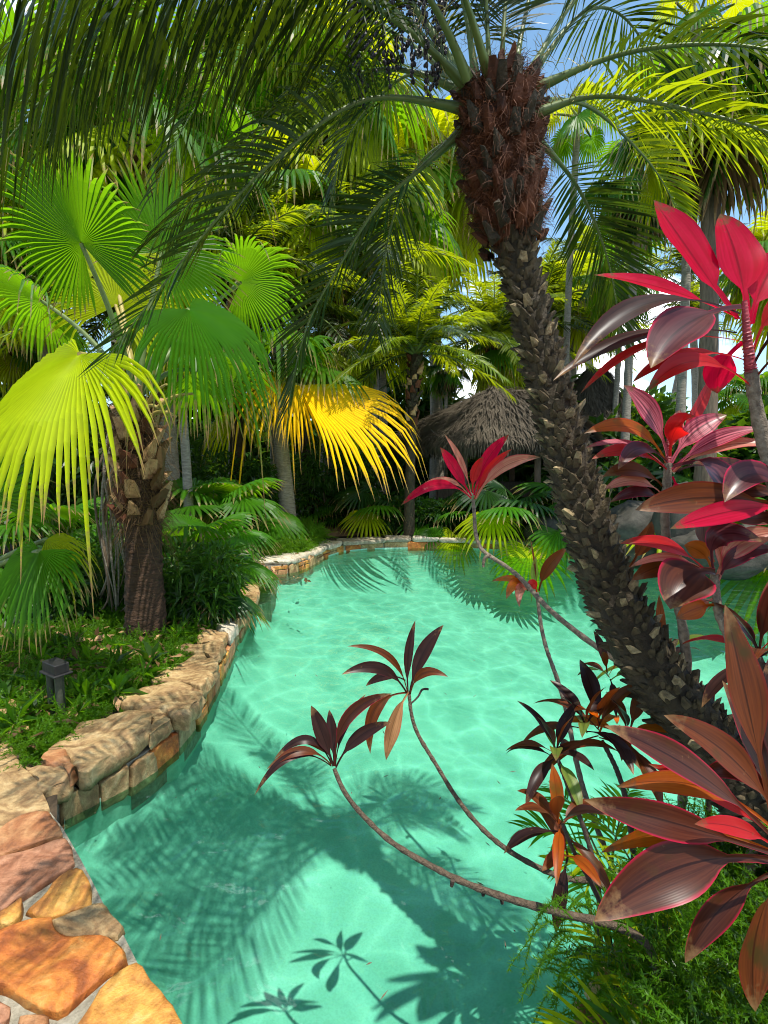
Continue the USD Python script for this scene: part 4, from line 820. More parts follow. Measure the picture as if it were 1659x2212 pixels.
def whorl(owner, loc, C, ax, n, L, W, mats, el=(75, -25), az0=0.0, droop=0.25, **kw):
    """A tuft of ti leaves round the end of a stem."""
    C = np.asarray(C, float); ax = unit(ax); e1 = unit(np.cross(ax, [0.2, 1, 0.1])); e2 = np.cross(ax, e1)
    for i in range(n):
        a = az0 + i * 2.39996; x = (i + 0.5) / n; e = math.radians(el[0] + (el[1] - el[0]) * x + rng.normal(0, 6))
        d = (e1 * math.cos(a) + e2 * math.sin(a)) * math.cos(e) + ax * math.sin(e)
        l = L * rng.uniform(0.75, 1.15); b = C - ax * L * 0.25 * x
        t = b + d * l - np.array([0, 0, droop * l * math.cos(e)]); m = b + d * l * 0.52 + np.array([0, 0, 0.06 * l])
        mesh, uv = blade(b, m, t, W * rng.uniform(0.75, 1.15), rng, up=ax * 0.8 + np.array([0, 0, 0.6]) - d * 0.1 + rng.normal(0, .15, 3), **kw)
        part(owner, 'leaf', mesh, mats[i % len(mats)], smooth=True, uv=uv, loc=loc)
def ti_plant(label, foot): return thing('ti_plant', label, 'plant', loc=foot)
RB = lambda x, y: np.array([x, y, -0.03])

# big pink one at the upper right
f1 = RB(1.35, 1.45); T1 = ti_plant('tall ti plant with glowing magenta leaves on top against the white cloud', f1)
ti_stem(T1, f1, [f1, at(1720, 1300, 1.42), at(1660, 1000, 1.40), at(1632, 870, 1.38), at(1622, 800, 1.37)], (0.019, 0.015))
ti_stem(T1, f1, [at(1622, 805, 1.37), at(1614, 730, 1.36), at(1608, 650, 1.35)], (0.014, 0.006), 'ti_stem_red', 'shoot')
for a in [
    ((1590, 690), (1483, 534), (1412, 432), 104, 'ti_pink', 1.36, 1.40, (0.25, -1, 0.15)),
    ((1612, 690), (1590, 554), (1556, 462), 108, 'ti_pink', 1.36, 1.42, (-0.1, -1, 0.1)),
    ((1598, 690), (1430, 622), (1283, 594), 50, 'ti_pink', 1.36, 1.30, (0, -0.9, 0.7)),
    ((1622, 700), (1650, 610), (1700, 540), 80, 'ti_pink', 1.37, 1.40, (-0.2, -1, 0.2)),
    ((1600, 680), (1400, 655), (1236, 792), 52, 'ti_dark', 1.35, 1.20, (0, -1, 0.75)),
    ((1602, 665), (1475, 706), (1406, 795), 102, 'ti_mauve', 1.34, 1.20, (-0.3, -1, 0.75)),
    ((1592, 720), (1350, 735), (1195, 822), 36, 'ti_dark', 1.37, 1.26, (0, -0.9, 0.8)),
    ((1610, 740), (1400, 745), (1254, 850), 27, 'ti_red', 1.37, 1.28, (0, -0.7, 0.8)),
    ((1612, 780), (1481, 765), (1366, 826), 32, 'ti_red', 1.37, 1.30, (0, -0.9, 0.7)),
    ((1622, 835), (1500, 780), (1398, 846), 48, 'ti_red', 1.37, 1.25, (0, -1, 0.6)),
    ((1605, 740), (1565, 780), (1550, 850), 62, 'ti_pink', 1.38, 1.45, (-0.5, -1, 0.2)),
    ((1625, 760), (1690, 660), (1790, 640), 60, 'ti_red', 1.37, 1.30, (0.2, -1, 0.5)),
    ((1625, 790), (1680, 720), (1760, 790), 55, 'ti_dark', 1.36, 1.25, (0.2, -1, 0.6)),
    ((1628, 820), (1690, 760), (1760, 860), 50, 'ti_maroon', 1.37, 1.22, (0.2, -1, 0.5)),
]: ti_leaf(T1, f1, *a[:7], up=a[7], petiole=0.26)

# striped one on the right
f2 = RB(1.20, 1.90); T2 = ti_plant('ti plant with pink and purple striped leaves just right of the leaning trunk', f2)
ti_stem(T2, f2, [f2, at(1480, 1400, 1.68), at(1440, 1170, 1.66), at(1438, 1080, 1.65), at(1443, 1000, 1.64)], (0.015, 0.012))
ti_stem(T2, f2, [at(1443, 1000, 1.64), at(1444, 930, 1.63)], (0.010, 0.004), 'ti_stem_red', 'shoot')
for a in [
    ((1441, 985), (1397, 885), (1347, 832), 51, 'ti_stripe', 1.63, 1.58, (0.3, -1, 0.3)),
    ((1446, 975), (1456, 930), (1470, 886), 37, 'ti_salmon', 1.64, 1.72, (0, -1, 0.2)),
    ((1446, 985), (1470, 915), (1500, 900), 51, 'ti_red', 1.62, 1.52, (0, -1, 0.5)),
    ((1450, 1000), (1505, 930), (1571, 896), 49, 'ti_stripe', 1.63, 1.62, (-0.3, -1, 0.4)),
    ((1452, 1015), (1531, 958), (1650, 925), 41, 'ti_stripe', 1.63, 1.50, (0, -0.8, 0.8)),
    ((1454, 1020), (1543, 968), (1690, 968), 39, 'ti_salmon', 1.63, 1.48, (0, -0.7, 0.9)),
    ((1438, 1000), (1378, 930), (1262, 936), 37, 'ti_orange', 1.63, 1.55, (0, -0.9, 0.7)),
    ((1438, 1010), (1360, 960), (1264, 968), 22, 'ti_stripe', 1.64, 1.60, (0, -0.8, 0.8)),
    ((1440, 1015), (1365, 975), (1278, 992), 33, 'ti_red', 1.63, 1.55, (0, -0.9, 0.7)),
    ((1441, 1000), (1382, 968), (1335, 1014), 39, 'ti_mauve', 1.62, 1.50, (0, -1, 0.6)),
    ((1452, 960), (1500, 895), (1538, 812), 29, 'ti_red', 1.66, 1.78, (-0.3, -1, 0.2)),
    ((1455, 1010), (1525, 1005), (1566, 1080), 100, 'ti_mauve', 1.62, 1.46, (0.4, -1, 0.7)),
    ((1438, 1060), (1380, 1018), (1302, 1030), 41, 'ti_brown', 1.65, 1.58, (0, -1, 0.6)),
    ((1436, 1075), (1380, 1040), (1305, 1058), 32, 'ti_salmon', 1.65, 1.56, (0, -1, 0.6)),
    ((1452, 1030), (1460, 1060), (1452, 1092), 32, 'ti_pink', 1.66, 1.68, (0, -1, 0.2)),
    ((1455, 1020), (1545, 1000), (1660, 1030), 29, 'ti_maroon', 1.66, 1.70, (0, -1, 0.6)),
    ((1436, 1090), (1400, 1065), (1318, 1085), 27, 'ti_mauve', 1.65, 1.60, (0, -1, 0.6)),
]: ti_leaf(T2, f2, *a[:7], up=a[7], petiole=0.24)

# one whose leaves reach in from the right edge
f3 = RB(1.38, 1.60); T3 = ti_plant('ti plant reaching in from the right edge with a long magenta leaf', f3)
ti_stem(T3, f3, [f3, at(1760, 1300, 1.45), at(1720, 1090, 1.40)], (0.017, 0.012))
for a in [
    ((1720, 1085), (1620, 1025), (1565, 1085), 76, 'ti_mauve', 1.40, 1.32, (-0.2, -1, 0.8)),
    ((1690, 1095), (1480, 1078), (1372, 1102), 71, 'ti_brown', 1.42, 1.40, (0, -1, 0.45)),
    ((1720, 1092), (1560, 1108), (1448, 1142), 49, 'ti_pink', 1.40, 1.24, (0, -1, 0.45)),
    ((1720, 1085), (1640, 1060), (1520, 1100), 37, 'ti_maroon', 1.43, 1.45, (0, -1, 0.45)),
    ((1720, 1100), (1640, 1120), (1560, 1110), 32, 'ti_maroon', 1.43, 1.42, (0, -1, 0.5)),
    ((1720, 1080), (1690, 1000), (1640, 950), 61, 'ti_stripe', 1.42, 1.45, (0, -1, 0.4)),
]: ti_leaf(T3, f3, *a[:7], up=a[7], petiole=0.22)

# reddish one lower down
f4 = RB(1.15, 1.50); T4 = ti_plant('ti plant with a broad hanging maroon leaf and red stalks over dark water', f4)
ti_stem(T4, f4, [f4, at(1640, 1560, 1.50), at(1562, 1350, 1.50), at(1548, 1300, 1.50), at(1543, 1240, 1.50)], (0.016, 0.011), 'ti_stem')
for a in [
    ((1530, 1240), (1443, 1180), (1340, 1174), 37, 'ti_red', 1.50, 1.45, (0, -0.8, 0.8)),
    ((1530, 1240), (1455, 1205), (1360, 1226), 22, 'ti_salmon', 1.50, 1.46, (0, -0.8, 0.8)),
    ((1535, 1235), (1430, 1222), (1364, 1254), 46, 'ti_brown', 1.51, 1.50, (0, -1, 0.5)),
    ((1545, 1238), (1490, 1246), (1448, 1316), 112, 'ti_maroon', 1.49, 1.38, (-0.3, -1, 0.6)),
    ((1543, 1250), (1560, 1155), (1650, 1172), 54, 'ti_mauve', 1.50, 1.42, (0, -1, 0.6)),
    ((1545, 1260), (1590, 1180), (1690, 1150), 51, 'ti_salmon', 1.50, 1.45, (0, -1, 0.5)),
    ((1546, 1275), (1594, 1200), (1680, 1188), 39, 'ti_mauve', 1.50, 1.44, (0, -1, 0.6)),
    ((1535, 1225), (1510, 1190), (1478, 1178), 44, 'ti_orange', 1.52, 1.56, (0, -1, 0.4)),
    ((1540, 1215), (1520, 1150), (1530, 1100), 49, 'ti_brown', 1.54, 1.62, (0, -1, 0.2)),
    ((1360, 1225), (1385, 1180), (1408, 1126), 41, 'ti_brown', 1.62, 1.60, (0.4, -1, 0.3)),
    ((1548, 1306), (1510, 1312), (1460, 1336), 41, 'ti_orange', 1.50, 1.46, (0, -1, 0.6)),
    ((1546, 1290), (1520, 1300), (1480, 1300), 37, 'ti_salmon', 1.50, 1.50, (0, -1, 0.6)),
    ((1548, 1262), (1560, 1205), (1538, 1165), 27, 'ti_salmon', 1.49, 1.49, (0, -1, 0.2)),
]: ti_leaf(T4, f4, *a[:7], up=a[7], petiole=0.26)

# the one leaning out over the far half of the pool
f5 = RB(1.10, 1.62); T5 = ti_plant('ti plant with a pink tuft on a long bare bent stem above the far pool', f5)
ti_stem(T5, f5, [f5, at(1560, 1620, 1.75), at(1450, 1520, 1.85), at(1370, 1455, 1.95), at(1290, 1398, 2.1), at(1180, 1310, 2.3), at(1130, 1255, 2.42), at(1080, 1215, 2.55), at(1042, 1188, 2.65), at(1028, 1155, 2.72), at(1025, 1120, 2.76), at(1022, 1080, 2.8)], (0.013, 0.009))
ti_stem(T5, f5, [at(1060, 1200, 2.6), at(1048, 1205, 2.6), at(1044, 1225, 2.6)], (0.010, 0.006), 'ti_stem', 'stem_stub')
for a in [
    ((1018, 1072), (978, 1008), (951, 966), 30, 'ti_pink', 2.8, 2.75, (0.3, -1, 0.4)),
    ((1018, 1070), (990, 985), (960, 938), 13, 'ti_salmon', 2.8, 2.85, (0, -1, 0.4)),
    ((1024, 1070), (1058, 985), (1100, 938), 28, 'ti_pink', 2.8, 2.8, (-0.3, -1, 0.4)),
    ((1026, 1075), (1068, 1002), (1106, 970), 18, 'ti_red', 2.8, 2.7, (-0.3, -1, 0.4)),
    ((1028, 1078), (1090, 1008), (1168, 988), 33, 'ti_salmon', 2.8, 2.6, (-0.2, -1, 0.6)),
    ((1021, 1065), (1028, 1015), (1044, 986), 22, 'ti_red', 2.8, 2.78, (0, -1, 0.2)),
    ((1018, 1078), (965, 1048), (866, 1092), 26, 'ti_pink', 2.8, 2.6, (0, -1, 0.7)),
    ((1016, 1076), (975, 1040), (898, 1060), 16, 'ti_salmon', 2.8, 2.68, (0, -1, 0.7)),
    ((1024, 1080), (1045, 1030), (1062, 1000), 14, 'ti_red', 2.8, 2.9, (0, -1, 0.3)),
]: ti_leaf(T5, f5, *a[:7], up=a[7], petiole=0.24)

f6 = RB(0.85, 1.62); T6 = ti_plant('small ti plant with a drooping orange tuft over the middle of the pool', f6)
ti_stem(T6, f6, [f6, at(1265, 1720, 1.95), at(1240, 1620, 2.05), at(1224, 1540, 2.15), at(1203, 1465, 2.25), at(1180, 1400, 2.35), at(1167, 1340, 2.42), at(1160, 1280, 2.5)], (0.010, 0.008))
for a in [
    ((1158, 1282), (1112, 1252), (1062, 1256), 16, 'ti_orange', 2.5, 2.4, (0, -1, 0.6)),
    ((1156, 1282), (1112, 1262), (1094, 1294), 24, 'ti_orange', 2.5, 2.35, (0, -1, 0.4)),
    ((1158, 1284), (1125, 1270), (1122, 1312), 22, 'ti_salmon', 2.5, 2.35, (0, -1, 0.3)),
    ((1160, 1282), (1150, 1262), (1138, 1278), 22, 'ti_red', 2.5, 2.38, (0, -1, 0.3)),
    ((1160, 1275), (1153, 1235), (1158, 1202), 18, 'ti_green', 2.5, 2.5, (0.3, -1, 0.2)),
    ((1164, 1276), (1185, 1225), (1226, 1182), 26, 'ti_brown', 2.5, 2.4, (-0.3, -1, 0.4)),
    ((1160, 1268), (1154, 1215), (1146, 1165), 5, 'ti_brown', 2.5, 2.5, (0, -1, 0.4)),
]: ti_leaf(T6, f6, *a[:7], up=a[7], petiole=0.2)

# two dark bare stems out over the near half
f7 = RB(0.72, 1.30); T7 = ti_plant('dark ti plant on a bare thin stem with one dry leaf over mid pool', f7)
ti_stem(T7, f7, [f7, at(1300, 1912, 1.55), at(1240, 1900, 1.58), at(1160, 1872, 1.62), at(1100, 1838, 1.66), at(1050, 1798, 1.70), at(1000, 1742, 1.74), at(965, 1690, 1.78), at(935, 1640, 1.82), at(905, 1590, 1.86), at(890, 1548, 1.88), at(884, 1500, 1.9)], (0.009, 0.006), 'ti_stem_bark')
ti_stem(T7, f7, [at(887, 1520, 1.89), at(905, 1502, 1.89), at(912, 1490, 1.89), at(926, 1489, 1.89)], (0.003, 0.004), 'ti_stem_dark', 'dry_bud')
for a in [
    ((882, 1500), (882, 1410), (897, 1340), 20, 'ti_dark', 1.9, 1.95, (0.2, -1, 0.2)),
    ((885, 1500), (912, 1415), (958, 1350), 31, 'ti_dark', 1.9, 1.95, (-0.3, -1, 0.3)),
    ((881, 1500), (830, 1412), (750, 1396), 16, 'ti_brown', 1.9, 1.82, (0, -1, 0.8)),
    ((880, 1500), (815, 1443), (738, 1457), 26, 'ti_dark', 1.9, 1.80, (0, -1, 0.7)),
    ((876, 1470), (845, 1460), (790, 1482), 19, 'ti_dark', 1.92, 1.98, (0, -1, 0.5)),
    ((886, 1500), (920, 1452), (968, 1462), 20, 'ti_brown', 1.9, 1.84, (0, -1, 0.7)),
    ((882, 1494), (862, 1530), (834, 1642), 36, 'ti_dry', 1.9, 1.78, (0.5, -1, 0.1)),
    ((880, 1496), (830, 1510), (800, 1628), 28, 'ti_brown', 1.9, 1.84, (0.3, -1, 0.2)),
]: ti_leaf(T7, f7, *a[:7], up=a[7], petiole=0.22)
f8 = RB(0.66, 1.12); T8 = ti_plant('dark ti plant whose long bare stem reaches lowest and farthest over the pool', f8)
ti_stem(T8, f8, [f8, at(1400, 2045, 1.30), at(1280, 1988, 1.36), at(1150, 1956, 1.42), at(1080, 1935, 1.46), at(1000, 1905, 1.50), at(930, 1870, 1.54), at(850, 1822, 1.58), at(790, 1768, 1.61), at(745, 1712, 1.63), at(722, 1660, 1.65)], (0.011, 0.0065), 'ti_stem_bark')
for q, d in (((978, 1902), (975, 1915)), ((1042, 1922), (1044, 1935)), ((1083, 1938), (1085, 1952))):
    ti_stem(T8, f8, [at(*q, 1.48), at(*d, 1.48)], (0.006, 0.004), 'ti_stem_dark', 'stem_stub')
for a in [
    ((720, 1655), (698, 1590), (672, 1524), 33, 'ti_dark', 1.65, 1.66, (0.3, -1, 0.2)),
    ((722, 1655), (718, 1590), (711, 1533), 25, 'ti_dark', 1.65, 1.70, (0, -1, 0.2)),
    ((724, 1655), (760, 1540), (846, 1498), 27, 'ti_maroon', 1.65, 1.62, (-0.4, -1, 0.6)),
    ((725, 1655), (745, 1570), (790, 1500), 20, 'ti_dark', 1.65, 1.72, (-0.3, -1, 0.4)),
    ((726, 1658), (775, 1592), (845, 1560), 28, 'ti_dark', 1.65, 1.64, (-0.3, -1, 0.5)),
    ((716, 1655), (635, 1632), (550, 1718), 17, 'ti_dark', 1.65, 1.55, (0, -1, 0.8)),
    ((715, 1652), (660, 1622), (576, 1662), 20, 'ti_brown', 1.65, 1.58, (0, -1, 0.8)),
    ((716, 1650), (665, 1598), (592, 1640), 19, 'ti_dark', 1.66, 1.62, (0, -1, 0.8)),
    ((718, 1648), (690, 1610), (655, 1605), 16, 'ti_brown', 1.66, 1.66, (0, -1, 0.6)),
]: ti_leaf(T8, f8, *a[:7], up=a[7], petiole=0.24)

# the big one in the lower right corner
f9 = RB(0.86, 0.86); T9 = ti_plant('large ti plant with broad maroon leaves edged in magenta at the lower right', f9)
ti_stem(T9, f9, [f9, at(1790, 2200, 1.02), at(1730, 1990, 1.03), at(1705, 1850, 1.04)], (0.020, 0.015), 'ti_stem_red')
for a in [
    ((1690, 1835), (1460, 1640), (1306, 1568), 70, 'ti_maroon', 1.04, 1.00, (0.3, -1, 0.65)),
    ((1690, 1850), (1420, 1768), (1262, 1728), 70, 'ti_maroon', 1.03, 0.96, (0, -1, 0.6)),
    ((1680, 1800), (1450, 1688), (1332, 1700), 48, 'ti_orange', 1.06, 1.08, (0, -1, 0.5)),
    ((1690, 1862), (1450, 1880), (1284, 1990), 108, 'ti_maroon', 1.02, 0.94, (-0.3, -1, 0.45)),
    ((1690, 1850), (1420, 1800), (1298, 1842), 45, 'ti_orange', 1.05, 1.03, (0, -1, 0.45)),
    ((1700, 1810), (1560, 1620), (1434, 1545), 70, 'ti_brown', 1.07, 1.08, (0.3, -1, 0.5)),
    ((1665, 1760), (1610, 1500), (1566, 1306), 85, 'ti_brown', 1.08, 1.14, (0.2, -1, 0.1)),
    ((1700, 1780), (1680, 1560), (1672, 1400), 79, 'ti_dark', 1.10, 1.18, (-0.2, -1, 0.1)),
    ((1705, 1870), (1640, 1990), (1632, 2185), 101, 'ti_brown', 1.03, 0.98, (0.4, -1, 0.2)),
    ((1700, 1840), (1520, 1700), (1400, 1650), 35, 'ti_red', 1.10, 1.14, (0, -1, 0.5)),
    ((1700, 1870), (1560, 1960), (1480, 2080), 53, 'ti_maroon', 1.06, 1.06, (-0.4, -1, 0.3)),
    ((1690, 1800), (1640, 1640), (1560, 1470), 53, 'ti_maroon', 1.12, 1.22, (0.2, -1, 0.2)),
    ((1690, 1845), (1600, 1790), (1500, 1780), 39, 'ti_red', 1.00, 0.97, (0, -1, 0.6)),
    ((1700, 1830), (1560, 1660), (1500, 1690), 43, 'ti_maroon', 1.09, 1.12, (0, -1, 0.5)),
]: ti_leaf(T9, f9, *a[:7], up=a[7], petiole=0.30, ns=22)

# smaller brown tufts
def small_ti(label, foot, stem, r, tufts, mats):
    o = ti_plant(label, foot); ti_stem(o, foot, [foot] + [at(*p) for p in stem], r, 'ti_stem_dark')
    for p, ax, n, L, W in tufts: whorl(o, foot, at(*p), ax, n, L, W, mats, az0=rng.random() * 6)
    return o
small_ti('bushy brown ti plant with narrow leaves overlapping the pool left of the big maroon one', RB(0.62, 1.32), [(1290, 1900, 1.62), (1235, 1720, 1.66), (1205, 1640, 1.68)], (0.009, 0.006),
         [((1200, 1620, 1.68), (-0.2, -0.2, 1), 13, 0.21, 0.040), ((1262, 1560, 1.72), (-0.3, -0.1, 1), 8, 0.19, 0.045)], ['ti_dark', 'ti_brown', 'ti_dark', 'ti_green'])
small_ti('thin ti plant with rusty orange hanging leaves beside the lower bare stems', RB(0.64, 1.22), [(1300, 1960, 1.45), (1250, 1860, 1.48), (1215, 1780, 1.5)], (0.008, 0.005),
         [((1205, 1775, 1.5), (-0.3, -0.2, 1), 9, 0.20, 0.040), ((1225, 1850, 1.48), (-0.2, -0.4, 0.3), 4, 0.17, 0.040)], ['ti_brown', 'ti_orange', 'ti_brown', 'ti_dark'])
small_ti('dark upright ti plant standing at the foot of the leaning trunk', RB(0.86, 1.55), [(1345, 1700, 1.72), (1300, 1600, 1.76)], (0.010, 0.007),
         [((1292, 1560, 1.76), (-0.1, 0, 1), 9, 0.25, 0.055), ((1360, 1580, 1.74), (0.1, -0.2, 1), 9, 0.22, 0.05)], ['ti_brown', 'ti_dark', 'ti_orange', 'ti_brown'])
small_ti('dark long leaved ti plant behind the base of the leaning trunk', RB(1.22, 1.75), [(1500, 1500, 1.85), (1440, 1440, 1.9)], (0.010, 0.007),
         [((1430, 1420, 1.9), (-0.2, 0, 1), 9, 0.23, 0.045), ((1310, 1450, 1.95), (-0.4, 0, 0.8), 7, 0.18, 0.035)], ['ti_brown', 'ti_dark', 'ti_green', 'ti_orange'])
small_ti('ti plant with mixed maroon leaves at the right edge below the hanging maroon leaf', RB(1.35, 1.42), [(1700, 1600, 1.45), (1640, 1420, 1.48)], (0.011, 0.008),
         [((1640, 1400, 1.48), (0, 0, 1), 12, 0.25, 0.055)], ['ti_maroon', 'ti_brown', 'ti_dark', 'ti_red'])

# ------------------------------------------------------------------ low fan palms, shrubs, ferns
def clump(name, label, loc, n, R, pet, mats, seed, e1=5, nseg=30, scale=1.0, group=None, az0=0.0):
    rng = np.random.default_rng(seed)
    o = thing(name, label, 'palm', group, loc=loc, scale=scale)
    fan_crown(o, None, [0, 0, 0.05], n, R, pet, mats, rng, 78, e1, nseg, axis_drop=45, tip=0.25, rp=0.008, droop=0.15, az0=az0)
    return o
def g3(px, py): p = ground(px, py); p[2] = -0.03; return p
cl1 = clump('palmetto', 'dense green palmetto clump in the shade right of the stout left palm', g3(425, 1250), 18, 0.55, 0.80, ['fan_leaf', 'fan_leaf', 'fan_leaf'], 71)
cl2 = clump('palmetto', 'low palmetto spreading over the wall end beside the pool ledge', g3(440, 1320), 12, 0.42, 0.38, ['fan_leaf', 'fan_leaf_dark', 'fan_leaf'], 72, e1=-5)
cl3 = clump('palmetto', 'palmetto with one yellowing fan leaf behind the far pool wall', g3(1120, 1158), 16, 0.85, 1.1, ['fan_leaf_dark', 'fan_leaf', 'fan_leaf_pale'], 73)
for pr, x, y, rot, sc, lb in [
    (cl3, 1300, 1150, 80, 1.3, 'tall palmetto right of the leaning trunk below the small hut'),
    (cl1, 400, 1185, 140, 1.25, 'palmetto behind the stout left palm under the big leaves'),
    (cl2, 490, 1205, 30, 1.0, 'bright palmetto at the left end of the white coping'),
    (cl1, 130, 1225, 250, 1.2, 'palmetto in the deep shade at the far left of the bed'),
    (cl3, 1420, 1160, 200, 1.2, 'palmetto behind the striped ti leaves at the far bank'),
    (cl3, 980, 1150, 290, 0.7, 'small palmetto at the foot of the thatched hut'),
    (cl2, 60, 1330, 200, 1.3, 'low palmetto at the left edge of the fern bed'),
    (cl1, 330, 1160, 20, 1.3, 'palmetto between the stout palm and the far bank'),
    (cl3, 1560, 1180, 130, 1.3, 'palmetto at the right end of the far bank'),
    (cl1, 455, 1190, 310, 1.5, 'taller bright palmetto between the stout palm and the grey palm'),
    (cl3, 365, 1165, 100, 1.3, 'palmetto with raised fans just right behind the stout palm'),
    (cl1, 700, 1132, 190, 1.0, 'palmetto in the shade right behind the grey palm'),
    (cl3, 840, 1142, 15, 0.9, 'palmetto in front of the shrubs left of the hut'),
    (cl1, 535, 1145, 75, 1.1, 'palmetto left of the grey palm trunk'),
]: copy_of(pr, 'palmetto', g3(x, y), rot, sc, lb, 'palm')
# pale drooping fan at the left edge
b2 = g3(-120, 1420); pl = thing('palmetto', 'young palm with pale drooping fan leaves at the left edge above the ferns', 'palm', loc=b2)
rng = np.random.default_rng(74)
Cq = b2 + [0, 0, 0.35]
big_leaf(pl, b2, Cq, at(85, 1190, 3.1), (-0.25, -0.35, -0.65), (-0.2, -0.7, 0.6), 0.50, 'fan_leaf', spread=230, n=44, split=0.5, tip=0.45, droop=0.30, fold=0.6)
big_leaf(pl, b2, Cq, at(100, 1165, 3.3), (0.75, 0.1, -0.1), (0, -0.4, 0.9), 0.40, 'fan_leaf_pale', spread=160, n=20, split=0.35, tip=0.6, droop=0.35)
big_leaf(pl, b2, Cq, at(-20, 1080, 3.4), (-0.2, 0.1, 0.9), (0, -0.8, 0.4), 0.55, 'fan_leaf', spread=260, n=30, split=0.5, tip=0.3)

def leafy(n, shell, size, rng, flat=0.5, asp=0.38, droop=0.3):
    """Many folded leaves spread through a crown; shell(n) gives places and outward directions."""
    p, d = shell(n)
    d = unit(d * 0.8 + rng.normal(0, 0.55, (n, 3)) + [0, 0, -droop * 0.5])
    l = size * rng.uniform(0.6, 1.25, n)[:, None]
    upv = unit(rng.normal(0, flat, (n, 3)) + [0, 0, 1]); sd = unit(np.cross(d, upv)); nn = np.cross(sd, d)
    w = l * asp
    a, e = p, p + d * l - [0, 0, 1] * l * 0.18; m = p + d * l * 0.5 - nn * l * 0.05
    L, R = p + d * l * 0.45 + sd * w * 0.5 + nn * l * 0.07, p + d * l * 0.45 - sd * w * 0.5 + nn * l * 0.07
    v = np.stack([a, L, m, R, e], 1); o = np.arange(n)[:, None] * 5
    return v.reshape(-1, 3), np.vstack([o + [0, 1, 2], o + [0, 2, 3], o + [1, 4, 2], o + [2, 4, 3]])
def shrub(label, loc, rx, ry, h, n, size, mat, seed, scale=1.0, group=None, name='shrub', asp=0.38):
    rng = np.random.default_rng(seed)
    cl = [(rng.uniform(-0.6, 0.6) * rx, rng.uniform(-0.6, 0.6) * ry, rng.uniform(0.2, 0.8) * h, rng.uniform(0.3, 0.5)) for _ in range(9)]
    o = thing(name, label, 'shrub', group, loc=loc, scale=scale)
    def shell(n):
        k = rng.integers(0, 9, n); c = np.array([q[:3] for q in cl])[k]; r = np.array([q[3] for q in cl])[k][:, None]
        d = unit(rng.normal(0, 1, (n, 3))); q = c + d * r * rng.uniform(0.55, 1.0, (n, 1)) ** 0.6 * np.array([rx, ry, h * 0.62])
        q[:, 2] = np.maximum(q[:, 2], 0.02); return q, d
    ms = part(o, 'foliage', leafy(n, shell, size, rng, asp=asp), mat, kind='stuff')
    for k, q in enumerate(cl[:5]):
        part(o, 'stem', tube(curve([[rng.normal(0, .05), rng.normal(0, .05), -0.05], [q[0] * 0.4, q[1] * 0.4, q[2] * 0.5], q[:3]], 7), np.linspace(0.022, 0.008, 7), 5), 'wood_post', smooth=60)
    return o
GS = 'dark shrubs filling the shade behind the pool'
sh1 = shrub('dark leafy shrub in the shade left of the grey palm trunk', g3(520, 1160), 1.0, 0.8, 1.7, 2600, 0.15, 'shrub_leaf', 81)
sh2 = shrub('shrub with large hanging oval leaves behind the ti plants at right', g3(1560, 1165), 1.9, 1.2, 2.9, 3200, 0.34, 'shrub_leaf', 82, asp=0.42)
sh3 = shrub('low leafy plants along the foot of the hut behind the far wall', g3(930, 1150), 0.9, 0.5, 0.8, 2000, 0.14, 'shrub_leaf', 83)
sh4 = shrub('narrow leaved shrub in front of the stout left palm beside the coping', g3(420, 1340), 0.55, 0.45, 0.75, 1500, 0.16, 'shrub_leaf', 84, asp=0.2)
SH = [(sh1, 700, 1135, 40, 1.2, 'dark shrub directly right of the grey palm trunk'), (sh1, 770, 1128, 130, 1.25, 'dark shrub behind the pale timber post'), (sh3, 1040, 1150, 200, 1.1, 'low leafy plant right of the small palmetto by the hut'),
      (sh3, 840, 1148, 90, 1.0, 'low leafy plant in front of the pale timber post'), (sh1, 420, 1150, 250, 1.3, 'dark shrub behind the palmettos at left'), (sh1, 250, 1180, 310, 1.4, 'dark shrub behind the stout left palm'),
      (sh1, 100, 1190, 80, 1.5, 'dark shrub at the left edge behind the fern bed'), (sh3, 1200, 1150, 20, 0.9, 'low leafy plant beside the boulder at the far wall'), (sh2, 1720, 1180, 120, 1.0, 'large leaved shrub cut by the right edge'),
      (sh4, 200, 1330, 120, 1.1, 'narrow leaved plant in the shade left of the stout palm'), (sh2, 1460, 1140, 220, 0.8, 'large leaved shrub below the far coconut palm')]
for pr, x, y, rot, sc, lb in SH: copy_of(pr, 'shrub', g3(x, y), rot, sc, lb, 'shrub')
